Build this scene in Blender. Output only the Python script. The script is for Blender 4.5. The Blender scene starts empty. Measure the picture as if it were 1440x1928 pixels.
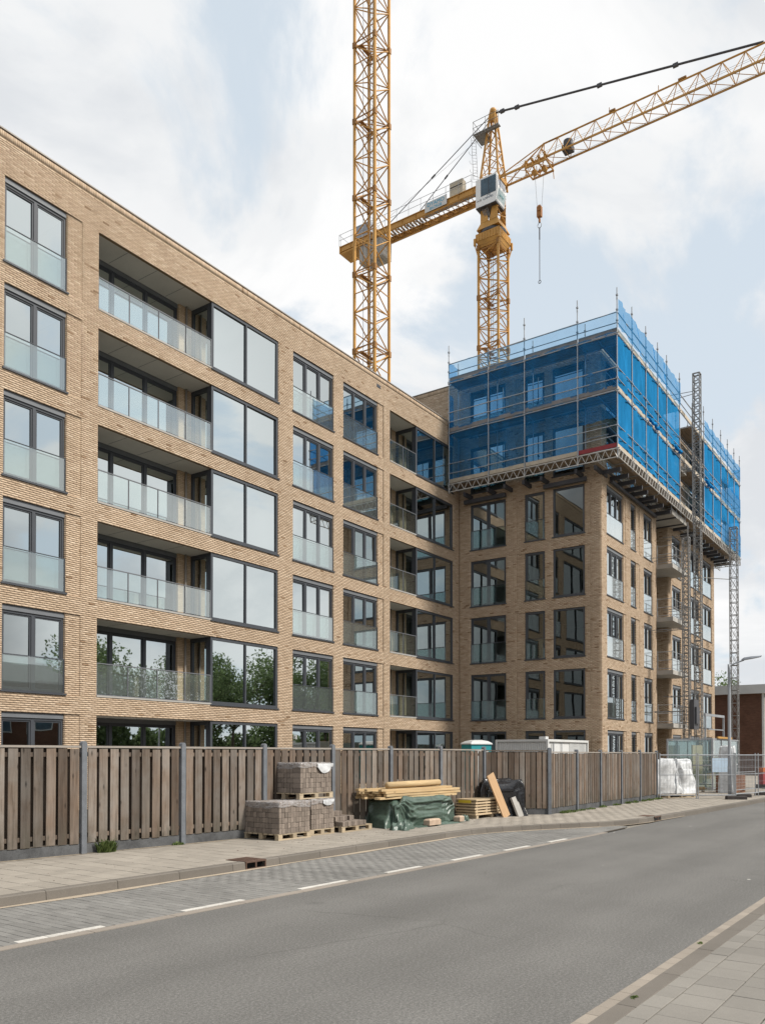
import bpy, math, random
import numpy as np
from mathutils import Vector, Matrix
random.seed(7)
RNG = np.random.default_rng(11)
PI = math.pi
S = bpy.context.scene
COL = S.collection

# ------------------------------------------------------------------ camera
CAMZ = 1.75
cd = bpy.data.cameras.new('camera')
cam = bpy.data.objects.new('camera', cd)
COL.objects.link(cam)
cd.sensor_fit = 'HORIZONTAL'
cd.sensor_width = 36.0
cd.lens = 36.0 * 1542.39 / 1440.0
cd.shift_y = (1398.15 - 964.0) / 1440.0
cd.clip_start = 0.1
cd.clip_end = 2000
YAW, PIT = math.radians(34.9276), math.radians(0.87177)
fw = Vector((math.cos(YAW) * math.cos(PIT), math.sin(YAW) * math.cos(PIT), math.sin(PIT)))
cam.location = (0, 0, CAMZ)
cam.rotation_euler = fw.to_track_quat('-Z', 'Y').to_euler()
S.camera = cam

# ------------------------------------------------------------------ sun, sky
SUN_DIR = Vector((0.16, -0.68, 0.74)).normalized()      # towards the sun
sun_el = math.asin(SUN_DIR.z)
sun_az = math.atan2(SUN_DIR.x, SUN_DIR.y)
ld = bpy.data.lights.new('sun', 'SUN')
ld.energy = 3.8
ld.angle = math.radians(8)
ld.color = (1.0, 0.95, 0.87)
sun = bpy.data.objects.new('sun', ld)
COL.objects.link(sun)
sun.location = (0, -40, 80)
sun.rotation_euler = (-SUN_DIR).to_track_quat('-Z', 'Y').to_euler()

W = bpy.data.worlds.new('World')
S.world = W
W.use_nodes = True
wn, wl = W.node_tree.nodes, W.node_tree.links
wn.clear()
def N(t, **kw):
    n = wn.new(t)
    for k, v in kw.items():
        setattr(n, k, v)
    return n
wo = N('ShaderNodeOutputWorld')
bg = N('ShaderNodeBackground')
bg.inputs['Strength'].default_value = 0.1
sky = N('ShaderNodeTexSky')
sky.sky_type = 'NISHITA'
sky.sun_disc = False
sky.sun_elevation = sun_el
sky.sun_rotation = sun_az
sky.air_density = 1.0
sky.dust_density = 2.0
tc = N('ShaderNodeTexCoord')
sep = N('ShaderNodeSeparateXYZ')
wl.new(tc.outputs['Generated'], sep.inputs[0])
def wmath(op, a, b=None, clamp=False):
    m = N('ShaderNodeMath', operation=op)
    m.use_clamp = clamp
    for i, v in enumerate((a, b)):
        if v is None: continue
        if hasattr(v, 'is_output') or not isinstance(v, (int, float)): wl.new(v, m.inputs[i])
        else: m.inputs[i].default_value = v
    return m.outputs[0]
den = wmath('ADD', wmath('MAXIMUM', sep.outputs['Z'], 0.0), 0.42)
cx = wmath('DIVIDE', sep.outputs['X'], den)
cy = wmath('DIVIDE', sep.outputs['Y'], den)
comb = N('ShaderNodeCombineXYZ')
wl.new(cx, comb.inputs[0]); wl.new(cy, comb.inputs[1])
comb.inputs[2].default_value = 3.7
def wnoise(scale, detail, rough, dist=0.0, off=(0, 0, 0)):
    mp = N('ShaderNodeMapping')
    mp.inputs['Location'].default_value = off
    wl.new(comb.outputs[0], mp.inputs[0])
    n = N('ShaderNodeTexNoise')
    n.inputs['Scale'].default_value = scale
    n.inputs['Detail'].default_value = detail
    n.inputs['Roughness'].default_value = rough
    n.inputs['Distortion'].default_value = dist
    wl.new(mp.outputs[0], n.inputs['Vector'])
    return n.outputs['Fac']
def wramp(fac, stops):
    r = N('ShaderNodeValToRGB')
    r.color_ramp.interpolation = 'EASE'
    e = r.color_ramp.elements
    while len(e) < len(stops): e.new(0.5)
    for i, (p, c) in enumerate(stops):
        e[i].position = p
        e[i].color = (c[0], c[1], c[2], 1)
    wl.new(fac, r.inputs[0])
    return r.outputs[0]
cover = wramp(wnoise(2.1, 10, 0.58, 0.45, (2.6, 3.1, 6)), [(0.41, (0.0,) * 3), (0.50, (1,) * 3)])
shade = wramp(wnoise(2.6, 9, 0.56, 0.35, (9.1, 4.2, 1)), [(0.34, (5.6, 5.8, 6.05)), (0.46, (6.75, 6.83, 6.9)), (0.56, (7.45, 7.45, 7.45))])
thin = N('ShaderNodeMixRGB')                      # clear gaps veiled with thin white
thin.inputs[0].default_value = 0.84
wl.new(sky.outputs[0], thin.inputs[1])
thin.inputs[2].default_value = (5.6, 6.25, 6.8, 1)
mixc = N('ShaderNodeMixRGB')
wl.new(cover, mixc.inputs[0])
wl.new(thin.outputs[0], mixc.inputs[1])
wl.new(shade, mixc.inputs[2])
wl.new(mixc.outputs[0], bg.inputs['Color'])
wl.new(bg.outputs[0], wo.inputs[0])

S.view_settings.view_transform = 'Standard'
S.view_settings.look = 'None'
S.view_settings.exposure = 0.42
S.view_settings.gamma = 1.0
S.view_settings.use_curve_mapping = False
S.render.engine = 'CYCLES'
S.cycles.use_denoising = True
S.cycles.max_bounces = 8
S.cycles.transparent_max_bounces = 16
S.cycles.caustics_reflective = False
S.cycles.caustics_refractive = False
S.cycles.sample_clamp_indirect = 4.0

# ------------------------------------------------------------------ mesh helpers
class MB:
    def __init__(self):
        self.v, self.f = [], []
    def quad(self, *p):
        b = len(self.v)
        self.v += [tuple(q) for q in p]
        self.f.append(tuple(range(b, b + len(p))))
    def box(self, x0, x1, y0, y1, z0, z1):
        b = len(self.v)
        self.v += [(x0, y0, z0), (x1, y0, z0), (x1, y1, z0), (x0, y1, z0), (x0, y0, z1), (x1, y0, z1), (x1, y1, z1), (x0, y1, z1)]
        for q in ((0, 3, 2, 1), (4, 5, 6, 7), (0, 1, 5, 4), (1, 2, 6, 5), (2, 3, 7, 6), (3, 0, 4, 7)):
            self.f.append(tuple(b + i for i in q))
        return self
    def quad_(self, x0, x1, y, z0, z1):
        self.quad((x0, y, z0), (x1, y, z0), (x1, y, z1), (x0, y, z1))
        return self
    def chamfer(self, x0, x1, y0, y1, z0, z1, c):
        # box with its top edges chamfered
        b = len(self.v)
        self.v += [(x0, y0, z0), (x1, y0, z0), (x1, y1, z0), (x0, y1, z0),
                   (x0, y0, z1 - c), (x1, y0, z1 - c), (x1, y1, z1 - c), (x0, y1, z1 - c),
                   (x0 + c, y0 + c, z1), (x1 - c, y0 + c, z1), (x1 - c, y1 - c, z1), (x0 + c, y1 - c, z1)]
        for q in ((0, 1, 5, 4), (1, 2, 6, 5), (2, 3, 7, 6), (3, 0, 4, 7), (4, 5, 9, 8), (5, 6, 10, 9), (6, 7, 11, 10), (7, 4, 8, 11), (8, 9, 10, 11)):
            self.f.append(tuple(b + i for i in q))
        return self
    def bar(self, p, q, r, n=6, r2=None, cap=True):
        p, q = Vector(p), Vector(q)
        d = q - p
        if d.length < 1e-6: return self
        d.normalize()
        a = d.orthogonal().normalized()
        c = d.cross(a)
        b = len(self.v)
        r2 = r if r2 is None else r2
        for pt, rr in ((p, r), (q, r2)):
            for i in range(n):
                t = 2 * PI * (i + 0.5) / n
                self.v.append(tuple(pt + (a * math.cos(t) + c * math.sin(t)) * rr))
        for i in range(n):
            j = (i + 1) % n
            self.f.append((b + i, b + j, b + n + j, b + n + i))
        if cap:
            self.f.append(tuple(b + i for i in reversed(range(n))))
            self.f.append(tuple(b + n + i for i in range(n)))
        return self
    def beam(self, p, q, w, h):
        # rectangular bar from p to q, width w sideways, h upwards
        p, q = Vector(p), Vector(q)
        d = (q - p).normalized()
        up = Vector((0, 0, 1)) if abs(d.z) < 0.95 else Vector((0, 1, 0))
        s = d.cross(up).normalized()
        u = s.cross(d)
        b = len(self.v)
        for pt in (p, q):
            for a, c in ((-1, -1), (1, -1), (1, 1), (-1, 1)):
                self.v.append(tuple(pt + s * a * w / 2 + u * c * h / 2))
        for i in range(4):
            j = (i + 1) % 4
            self.f.append((b + i, b + 4 + i, b + 4 + j, b + j))
        self.f.append((b, b + 1, b + 2, b + 3))
        self.f.append((b + 7, b + 6, b + 5, b + 4))
        return self
    def path(self, pts, r, n=6):
        for a, b in zip(pts, pts[1:]): self.bar(a, b, r, n)
        return self
    def lathe(self, prof, n=16, c=(0, 0)):
        b = len(self.v)
        for r, z in prof:
            for i in range(n):
                t = 2 * PI * i / n
                self.v.append((c[0] + r * math.cos(t), c[1] + r * math.sin(t), z))
        for k in range(len(prof) - 1):
            for i in range(n):
                j = (i + 1) % n
                self.f.append((b + k * n + i, b + k * n + j, b + k * n + n + j, b + k * n + n + i))
        self.f.append(tuple(b + i for i in reversed(range(n))))
        self.f.append(tuple(b + (len(prof) - 1) * n + i for i in range(n)))
        return self
    def mesh(self, name, mat, smooth=False):
        m = bpy.data.meshes.new(name)
        m.from_pydata(self.v, [], self.f)
        if mat: m.materials.append(mat)
        if smooth:
            m.polygons.foreach_set('use_smooth', [True] * len(m.polygons))
        m.update()
        return m
    def build(self, name, mat, parent=None, loc=(0, 0, 0), rotz=0.0, smooth=False):
        return link(name, self.mesh(name, mat, smooth), parent, loc, rotz)

def link(name, data, parent=None, loc=(0, 0, 0), rotz=0.0, rot=None):
    o = bpy.data.objects.new(name, data)
    COL.objects.link(o)
    o.location = loc
    o.rotation_euler = rot if rot else (0, 0, rotz)
    if parent: o.parent = parent
    return o

def tag(o, label=None, cat=None, group=None, kind=None):
    if label: o['label'] = label
    if cat: o['category'] = cat
    if group: o['group'] = group
    if kind: o['kind'] = kind
    return o

def thing(name, label, cat, loc=(0, 0, 0), rotz=0.0, group=None):
    o = bpy.data.objects.new(name, None)
    o.empty_display_size = 0.2
    COL.objects.link(o)
    o.location = loc
    o.rotation_euler = (0, 0, rotz)
    return tag(o, label, cat, group)

def big_mesh(name, verts, quads, mat, tone=None):
    # verts (n,3) array, quads (m,4) array
    m = bpy.data.meshes.new(name)
    verts = np.asarray(verts, np.float32)
    quads = np.asarray(quads, np.int32)
    m.vertices.add(len(verts))
    m.vertices.foreach_set('co', verts.ravel())
    m.loops.add(quads.size)
    m.loops.foreach_set('vertex_index', quads.ravel())
    m.polygons.add(len(quads))
    m.polygons.foreach_set('loop_start', np.arange(0, quads.size, 4, dtype=np.int32))
    m.materials.append(mat)
    if tone is not None:
        at = m.attributes.new('tone', 'FLOAT', 'FACE')
        at.data.foreach_set('value', np.asarray(tone, np.float32))
    m.update(calc_edges=True)
    m.validate()
    return m

# ------------------------------------------------------------------ materials
class NT:
    def __init__(self, name):
        self.m = bpy.data.materials.new(name)
        self.m.use_nodes = True
        self.t = self.m.node_tree
        self.n = self.t.nodes
        self.l = self.t.links
        self.b = self.n['Principled BSDF']
        self.out = self.n['Material Output']
    def new(self, t, **kw):
        n = self.n.new(t)
        for k, v in kw.items(): setattr(n, k, v)
        return n
    def link(self, a, b): self.l.new(a, b)
    def set(self, sock, v):
        if isinstance(v, (int, float)): sock.default_value = v
        elif isinstance(v, (tuple, list)): sock.default_value = (*v, 1) if len(v) == 3 and len(sock.default_value) == 4 else v
        else: self.l.new(v, sock)
    def coords(self, kind='Object', scale=(1, 1, 1), rnd=False):
        tc = self.new('ShaderNodeTexCoord')
        mp = self.new('ShaderNodeMapping')
        mp.inputs['Scale'].default_value = scale
        self.l.new(tc.outputs[kind], mp.inputs[0])
        if rnd:
            oi = self.new('ShaderNodeObjectInfo')
            mu = self.new('ShaderNodeMath', operation='MULTIPLY')
            mu.inputs[1].default_value = 57.0
            self.l.new(oi.outputs['Random'], mu.inputs[0])
            self.l.new(mu.outputs[0], mp.inputs['Location'])
        return mp.outputs[0]
    def world(self, scale=(1, 1, 1)):
        g = self.new('ShaderNodeNewGeometry')
        mp = self.new('ShaderNodeMapping')
        mp.inputs['Scale'].default_value = scale
        self.l.new(g.outputs['Position'], mp.inputs[0])
        return mp.outputs[0]
    def rand(self):
        return self.new('ShaderNodeObjectInfo').outputs['Random']
    def noise(self, vec, scale, detail=4, rough=0.55, dist=0.0):
        n = self.new('ShaderNodeTexNoise')
        n.inputs['Scale'].default_value = scale
        n.inputs['Detail'].default_value = detail
        n.inputs['Roughness'].default_value = rough
        n.inputs['Distortion'].default_value = dist
        self.l.new(vec, n.inputs['Vector'])
        return n.outputs['Fac']
    def ramp(self, fac, stops, interp='LINEAR'):
        r = self.new('ShaderNodeValToRGB')
        r.color_ramp.interpolation = interp
        e = r.color_ramp.elements
        while len(e) < len(stops): e.new(0.5)
        for i, (p, c) in enumerate(stops):
            e[i].position = p
            c = (c,) * 3 if isinstance(c, (int, float)) else c
            e[i].color = (*c, 1)
        self.l.new(fac, r.inputs[0])
        return r.outputs[0]
    def mix(self, fac, a, b, mode='MIX'):
        n = self.new('ShaderNodeMixRGB', blend_type=mode)
        self.set(n.inputs[0], fac); self.set(n.inputs[1], a); self.set(n.inputs[2], b)
        return n.outputs[0]
    def math(self, op, a, b=0.0):
        n = self.new('ShaderNodeMath', operation=op)
        self.set(n.inputs[0], a); self.set(n.inputs[1], b)
        return n.outputs[0]
    def bump(self, h, strength=0.3, dist=0.01):
        n = self.new('ShaderNodeBump')
        n.inputs['Strength'].default_value = strength
        n.inputs['Distance'].default_value = dist
        self.l.new(h, n.inputs['Height'])
        self.l.new(n.outputs[0], self.b.inputs['Normal'])
    def done(self, col, rough=0.7, spec=0.3, metal=0.0):
        self.set(self.b.inputs['Base Color'], col)
        self.set(self.b.inputs['Roughness'], rough)
        self.b.inputs['Specular IOR Level'].default_value = spec
        self.b.inputs['Metallic'].default_value = metal
        return self.m

def plain(name, col, var=0.15, scale=3.0, rough=0.6, spec=0.35, metal=0.0, fine=40.0, bump=0.1, rnd=0.0):
    t = NT(name)
    w = t.world()
    a = t.noise(w, scale, 6, 0.6)
    b = t.noise(w, fine, 3, 0.6)
    f = t.math('ADD', t.math('MULTIPLY', a, 0.65), t.math('MULTIPLY', b, 0.35))
    lo = tuple(c * (1 - var) for c in col); hi = tuple(min(1, c * (1 + var)) for c in col)
    c = t.ramp(f, [(0.35, lo), (0.65, hi)])
    if rnd:
        c = t.mix(1.0, c, t.ramp(t.rand(), [(0, 1 - rnd), (1, 1 + rnd)]), 'MULTIPLY')
    if bump: t.bump(b, bump, 0.004)
    return t.done(c, rough, spec, metal)

M = {}
def brick_mat(name, stops, dirt=0.2):
    t = NT(name)
    at = t.new('ShaderNodeAttribute', attribute_name='tone')
    c = t.ramp(at.outputs['Fac'], stops)
    w = t.world()
    n1 = t.noise(w, 45, 4, 0.65)
    c = t.mix(1.0, c, t.ramp(n1, [(0.3, 0.80), (0.7, 1.15)]), 'MULTIPLY')
    n2 = t.noise(t.world((0.5, 0.5, 0.35)), 0.9, 5, 0.6)
    c = t.mix(dirt, c, t.ramp(n2, [(0.35, 0.55), (0.65, 1.12)]), 'MULTIPLY')
    t.bump(n1, 0.35, 0.004)
    return t.done(c, 0.9, 0.15)
STOPS_A = [(0.0, (0.20, 0.125, 0.075)), (0.10, (0.32, 0.215, 0.135)), (0.22, (0.425, 0.315, 0.219)), (0.6, (0.51, 0.388, 0.277)), (1.0, (0.60, 0.478, 0.357))]
M['brick'] = brick_mat('tan_brick', STOPS_A, 0.22)
M['mortar'] = plain('mortar', (0.245, 0.183, 0.126), 0.2, 2.0, 0.95, 0.1, 0, 60, 0.3)
M['alu'] = plain('anthracite_frame', (0.050, 0.055, 0.064), 0.08, 2, 0.42, 0.45, 0, 30, 0.0)
M['alu_mid'] = plain('grey_aluminium_trim', (0.14, 0.148, 0.16), 0.08, 2, 0.45, 0.4, 0, 30, 0.0)
M['coping'] = plain('coping_metal', (0.28, 0.25, 0.22), 0.1, 2, 0.5, 0.4, 0, 30, 0.0)
M['concrete'] = plain('pale_concrete', (0.36, 0.345, 0.32), 0.16, 1.3, 0.85, 0.2, 0, 50, 0.2)
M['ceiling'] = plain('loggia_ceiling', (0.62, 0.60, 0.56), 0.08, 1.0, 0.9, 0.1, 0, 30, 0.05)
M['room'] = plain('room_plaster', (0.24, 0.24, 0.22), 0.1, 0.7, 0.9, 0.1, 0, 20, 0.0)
M['roofing'] = plain('roofing_felt', (0.10, 0.10, 0.10), 0.2, 1.0, 0.95, 0.1)

def glass_mat(name, tint, refl, gain, rough=0.0, milk=0.0, milkcol=(0.7, 0.78, 0.76), wave=0.0):
    t = NT(name)
    t.n.remove(t.b)
    tr = t.new('ShaderNodeBsdfTransparent'); tr.inputs[0].default_value = (*tint, 1)
    gl = t.new('ShaderNodeBsdfGlossy'); gl.inputs['Roughness'].default_value = rough
    gl.inputs['Color'].default_value = (0.88, 0.95, 0.955, 1)
    lw = t.new('ShaderNodeLayerWeight'); lw.inputs['Blend'].default_value = 0.5
    if isinstance(refl, list): f = t.ramp(lw.outputs['Facing'], refl)
    else: f = t.math('MINIMUM', t.math('ADD', t.math('MULTIPLY', lw.outputs['Facing'], gain), refl), 0.97)
    if wave:
        n = t.noise(t.world(), 0.55, 2, 0.4)
        b = t.new('ShaderNodeBump'); b.inputs['Strength'].default_value = wave; b.inputs['Distance'].default_value = 0.02
        t.link(n, b.inputs['Height']); t.link(b.outputs[0], gl.inputs['Normal'])
    base = tr.outputs[0]
    if milk:
        df = t.new('ShaderNodeBsdfDiffuse'); df.inputs[0].default_value = (*milkcol, 1)
        tl = t.new('ShaderNodeBsdfTranslucent'); tl.inputs[0].default_value = (*milkcol, 1)
        m0 = t.new('ShaderNodeMixShader'); m0.inputs[0].default_value = 0.5
        t.link(df.outputs[0], m0.inputs[1]); t.link(tl.outputs[0], m0.inputs[2])
        m1 = t.new('ShaderNodeMixShader'); m1.inputs[0].default_value = milk
        t.link(tr.outputs[0], m1.inputs[1]); t.link(m0.outputs[0], m1.inputs[2])
        base = m1.outputs[0]
    mx = t.new('ShaderNodeMixShader')
    t.link(f, mx.inputs[0]); t.link(base, mx.inputs[1]); t.link(gl.outputs[0], mx.inputs[2])
    t.link(mx.outputs[0], t.out.inputs[0])
    return t.m
M['pane'] = glass_mat('window_glass', (0.17, 0.225, 0.21), [(0.03, 0.07), (0.115, 0.11), (0.17, 0.62), (0.34, 0.74), (0.42, 0.60), (0.6, 0.60), (1.0, 0.9)], 0, rough=0.012, wave=0.16)
M['balu'] = glass_mat('balustrade_glass', (0.80, 0.89, 0.86), 0.16, 0.6, 0.0, 0.16, (0.8, 0.86, 0.85))
M['railglass'] = glass_mat('plain_railing_glass', (0.50, 0.63, 0.62), 0.06, 0.45, 0.0, 0.03)
M['screen'] = glass_mat('opaque_white_balustrade_glass', (0.80, 0.86, 0.86), 0.20, 0.6, 0.05, 0.62, (0.80, 0.84, 0.84))
M['cageglass'] = glass_mat('cage_panel', (0.70, 0.78, 0.78), 0.06, 0.4, 0.05, 0.10)

def wood_mat(name, c_lo, c_hi, grey=0.3, gcol=(0.22, 0.20, 0.18), along='z', rnd=0.3, knots=True, green=False):
    t = NT(name)
    sc = {'z': (14, 14, 0.9), 'x': (0.9, 14, 14), 'y': (14, 0.9, 14)}[along]
    v = t.coords('Object', sc, True)
    a = t.noise(v, 2.2, 6, 0.62, 0.5)
    c = t.ramp(a, [(0.30, c_lo), (0.70, c_hi)])
    v2 = t.coords('Object', (1.2, 1.2, 1.2), True)
    g = t.noise(v2, 1.7, 4, 0.6)
    c = t.mix(t.math('MULTIPLY', t.ramp(g, [(0.35, 0.0), (0.7, 1.0)]), grey), c, gcol)
    if knots:
        ks = {'z': (7, 1, 2.6), 'x': (2.6, 1, 7), 'y': (7, 2.6, 1)}[along]
        vo = t.new('ShaderNodeTexVoronoi'); vo.inputs['Scale'].default_value = 1.0
        t.link(t.coords('Object', ks, True), vo.inputs['Vector'])
        k = t.ramp(vo.outputs['Distance'], [(0.05, 0.30), (0.17, 1.0)])
        c = t.mix(1.0, c, k, 'MULTIPLY')
    c = t.mix(1.0, c, t.ramp(t.rand(), [(0, 1 - rnd), (1, 1 + rnd * 0.8)]), 'MULTIPLY')
    if along == 'z' and knots:       # splashed dirt and a little algae near the pavement, streaks from the top
        so = t.new('ShaderNodeSeparateXYZ'); t.link(t.coords('Object'), so.inputs[0])
        dn = t.noise(t.world((5, 5, 2)), 1.3, 5, 0.65)
        dm = t.math('MULTIPLY', t.ramp(so.outputs[2], [(0.16, 1.0), (0.62, 0.0)]), t.ramp(dn, [(0.38, 0.0), (0.62, 0.75)]))
        c = t.mix(dm, c, (0.075, 0.068, 0.050))
        st = t.noise(t.world((16, 16, 0.5)), 1.0, 4, 0.6)
        c = t.mix(0.5, c, t.ramp(st, [(0.34, 0.62), (0.62, 1.12)]), 'MULTIPLY')
    t.bump(a, 0.3, 0.004)
    return t.done(c, 0.85, 0.2)
M['fence'] = wood_mat('weathered_fence_board', (0.088, 0.064, 0.048), (0.215, 0.170, 0.135), 0.85, (0.205, 0.188, 0.170), 'z', 0.42)
M['fence2'] = wood_mat('browner_fence_board', (0.090, 0.062, 0.045), (0.200, 0.145, 0.107), 0.6, (0.18, 0.158, 0.138), 'z', 0.42)
M['timber'] = wood_mat('fresh_timber', (0.42, 0.29, 0.15), (0.58, 0.44, 0.255), 0.2, (0.38, 0.29, 0.2), 'x', 0.15)
M['pallet'] = wood_mat('pallet_wood', (0.30, 0.235, 0.155), (0.48, 0.39, 0.27), 0.4, (0.30, 0.27, 0.22), 'x', 0.2, False)
M['deck'] = wood_mat('scaffold_board', (0.20, 0.14, 0.095), (0.36, 0.28, 0.20), 0.4, (0.27, 0.25, 0.22), 'x', 0.25, False)
M['ply'] = wood_mat('plywood_board', (0.42, 0.31, 0.19), (0.56, 0.44, 0.29), 0.2, (0.4, 0.35, 0.28), 'x', 0.12, False)
M['oak'] = wood_mat('leaning_brown_board', (0.42, 0.26, 0.14), (0.54, 0.36, 0.21), 0.15, (0.35, 0.28, 0.2), 'z', 0.1, False)
M['post'] = plain('grey_post', (0.135, 0.145, 0.16), 0.22, 5, 0.7, 0.3, 0, 60, 0.15)
M['plinth'] = plain('concrete_plinth', (0.085, 0.087, 0.09), 0.4, 3, 0.9, 0.2, 0, 50, 0.3)
M['crane'] = plain('crane_ochre_paint', (0.47, 0.245, 0.055), 0.22, 0.9, 0.5, 0.4, 0, 12, 0.05)
M['crane_dark'] = plain('crane_worn_paint', (0.27, 0.13, 0.035), 0.25, 1.2, 0.6, 0.3, 0, 12, 0.05)
M['steel_dark'] = plain('dark_steel', (0.055, 0.055, 0.062), 0.2, 2, 0.5, 0.4)
M['galv'] = plain('galvanised_tube', (0.33, 0.345, 0.365), 0.18, 3, 0.45, 0.45, 0.3)
M['galv_dull'] = plain('dull_hoist_steel', (0.22, 0.218, 0.215), 0.22, 3, 0.6, 0.35, 0.2)
M['truss'] = plain('aluminium_truss', (0.50, 0.48, 0.45), 0.15, 3, 0.45, 0.45, 0.2)
M['white'] = plain('white_paint', (0.56, 0.565, 0.56), 0.08, 1.5, 0.5, 0.35, 0, 20, 0.03)
M['cabglass'] = plain('cab_window', (0.055, 0.095, 0.13), 0.3, 1.5, 0.35, 0.35, 0, 5, 0.0)
M['cyan'] = plain('cyan_lettering', (0.05, 0.36, 0.55), 0.05)
M['inkblue'] = plain('dark_lettering', (0.05, 0.10, 0.16), 0.05)
M['red'] = plain('red_toe_board', (0.24, 0.03, 0.035), 0.15)
M['orange'] = plain('orange_plastic', (0.40, 0.11, 0.035), 0.12)
M['amber'] = plain('amber_beam', (0.42, 0.23, 0.06), 0.15)
M['rubber'] = plain('black_rubber', (0.05, 0.044, 0.042), 0.25, 6, 0.85, 0.2)
M['teal'] = plain('teal_plastic', (0.03, 0.27, 0.30), 0.1, 2, 0.5)
M['counter'] = plain('counterweight_concrete', (0.36, 0.34, 0.31), 0.15, 0.8, 0.9)
M['beige'] = plain('beige_cabinet', (0.50, 0.44, 0.34), 0.1, 1.5, 0.6)
M['cabinet'] = plain('grey_cabinet', (0.30, 0.32, 0.36), 0.08, 1.5, 0.5)
M['rust'] = plain('rusty_cast_iron', (0.105, 0.066, 0.05), 0.25, 9, 0.85, 0.2, 0, 60, 0.4)
M['dark'] = plain('inlet_shade_black', (0.012, 0.012, 0.012), 0.1)  # near-black, shade inside the kerb inlets put into the colour
M['far_brick'] = None

def paving_mat(name, col, var, rnd, fine=110, rough=0.9, stain=0.35, bump=0.35):
    t = NT(name)
    w = t.world()
    f = t.noise(w, fine, 3, 0.7)
    c = t.ramp(f, [(0.30, tuple(x * (1 - var) for x in col)), (0.70, tuple(x * (1 + var) for x in col))])
    s = t.noise(w, 0.9, 6, 0.65, 0.3)
    c = t.mix(stain, c, t.ramp(s, [(0.32, 0.68), (0.66, 1.18)]), 'MULTIPLY')
    at = t.new('ShaderNodeAttribute', attribute_name='tone')
    r = t.math('ADD', t.rand(), at.outputs['Fac'])
    r = t.math('FRACT', r)
    c = t.mix(1.0, c, t.ramp(r, [(0, 1 - rnd), (1, 1 + rnd)]), 'MULTIPLY')
    t.bump(f, bump, 0.003)
    return t.done(c, rough, 0.2)
M['tile'] = paving_mat('pavement_tile', (0.270, 0.243, 0.208), 0.10, 0.085)
M['tile_near'] = paving_mat('grey_paving_tile', (0.205, 0.192, 0.172), 0.11, 0.09)
M['gutter'] = paving_mat('gutter_brick', (0.265, 0.232, 0.195), 0.12, 0.10)
M['kerb'] = paving_mat('kerb_stone', (0.145, 0.130, 0.113), 0.22, 0.08, 160, 0.9, 0.4, 0.5)
M['paver'] = paving_mat('parking_paver', (0.182, 0.177, 0.167), 0.13, 0.10, 90, 0.9, 0.55)
M['strip'] = paving_mat('concrete_strip', (0.245, 0.215, 0.185), 0.16, 0.05, 130)
M['sand'] = paving_mat('joint_sand', (0.075, 0.064, 0.052), 0.3, 0.0, 60)
M['dust'] = paving_mat('sand_dust', (0.36, 0.30, 0.23), 0.2, 0.0, 60, 0.95, 0.5)
M['line'] = paving_mat('white_road_paint', (0.50, 0.48, 0.445), 0.16, 0.05, 40, 0.8, 0.5, 0.2)
M['stackbrick'] = paving_mat('stacked_paver', (0.205, 0.170, 0.143), 0.34, 0.22, 70, 0.95, 0.2, 0.5)

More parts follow.
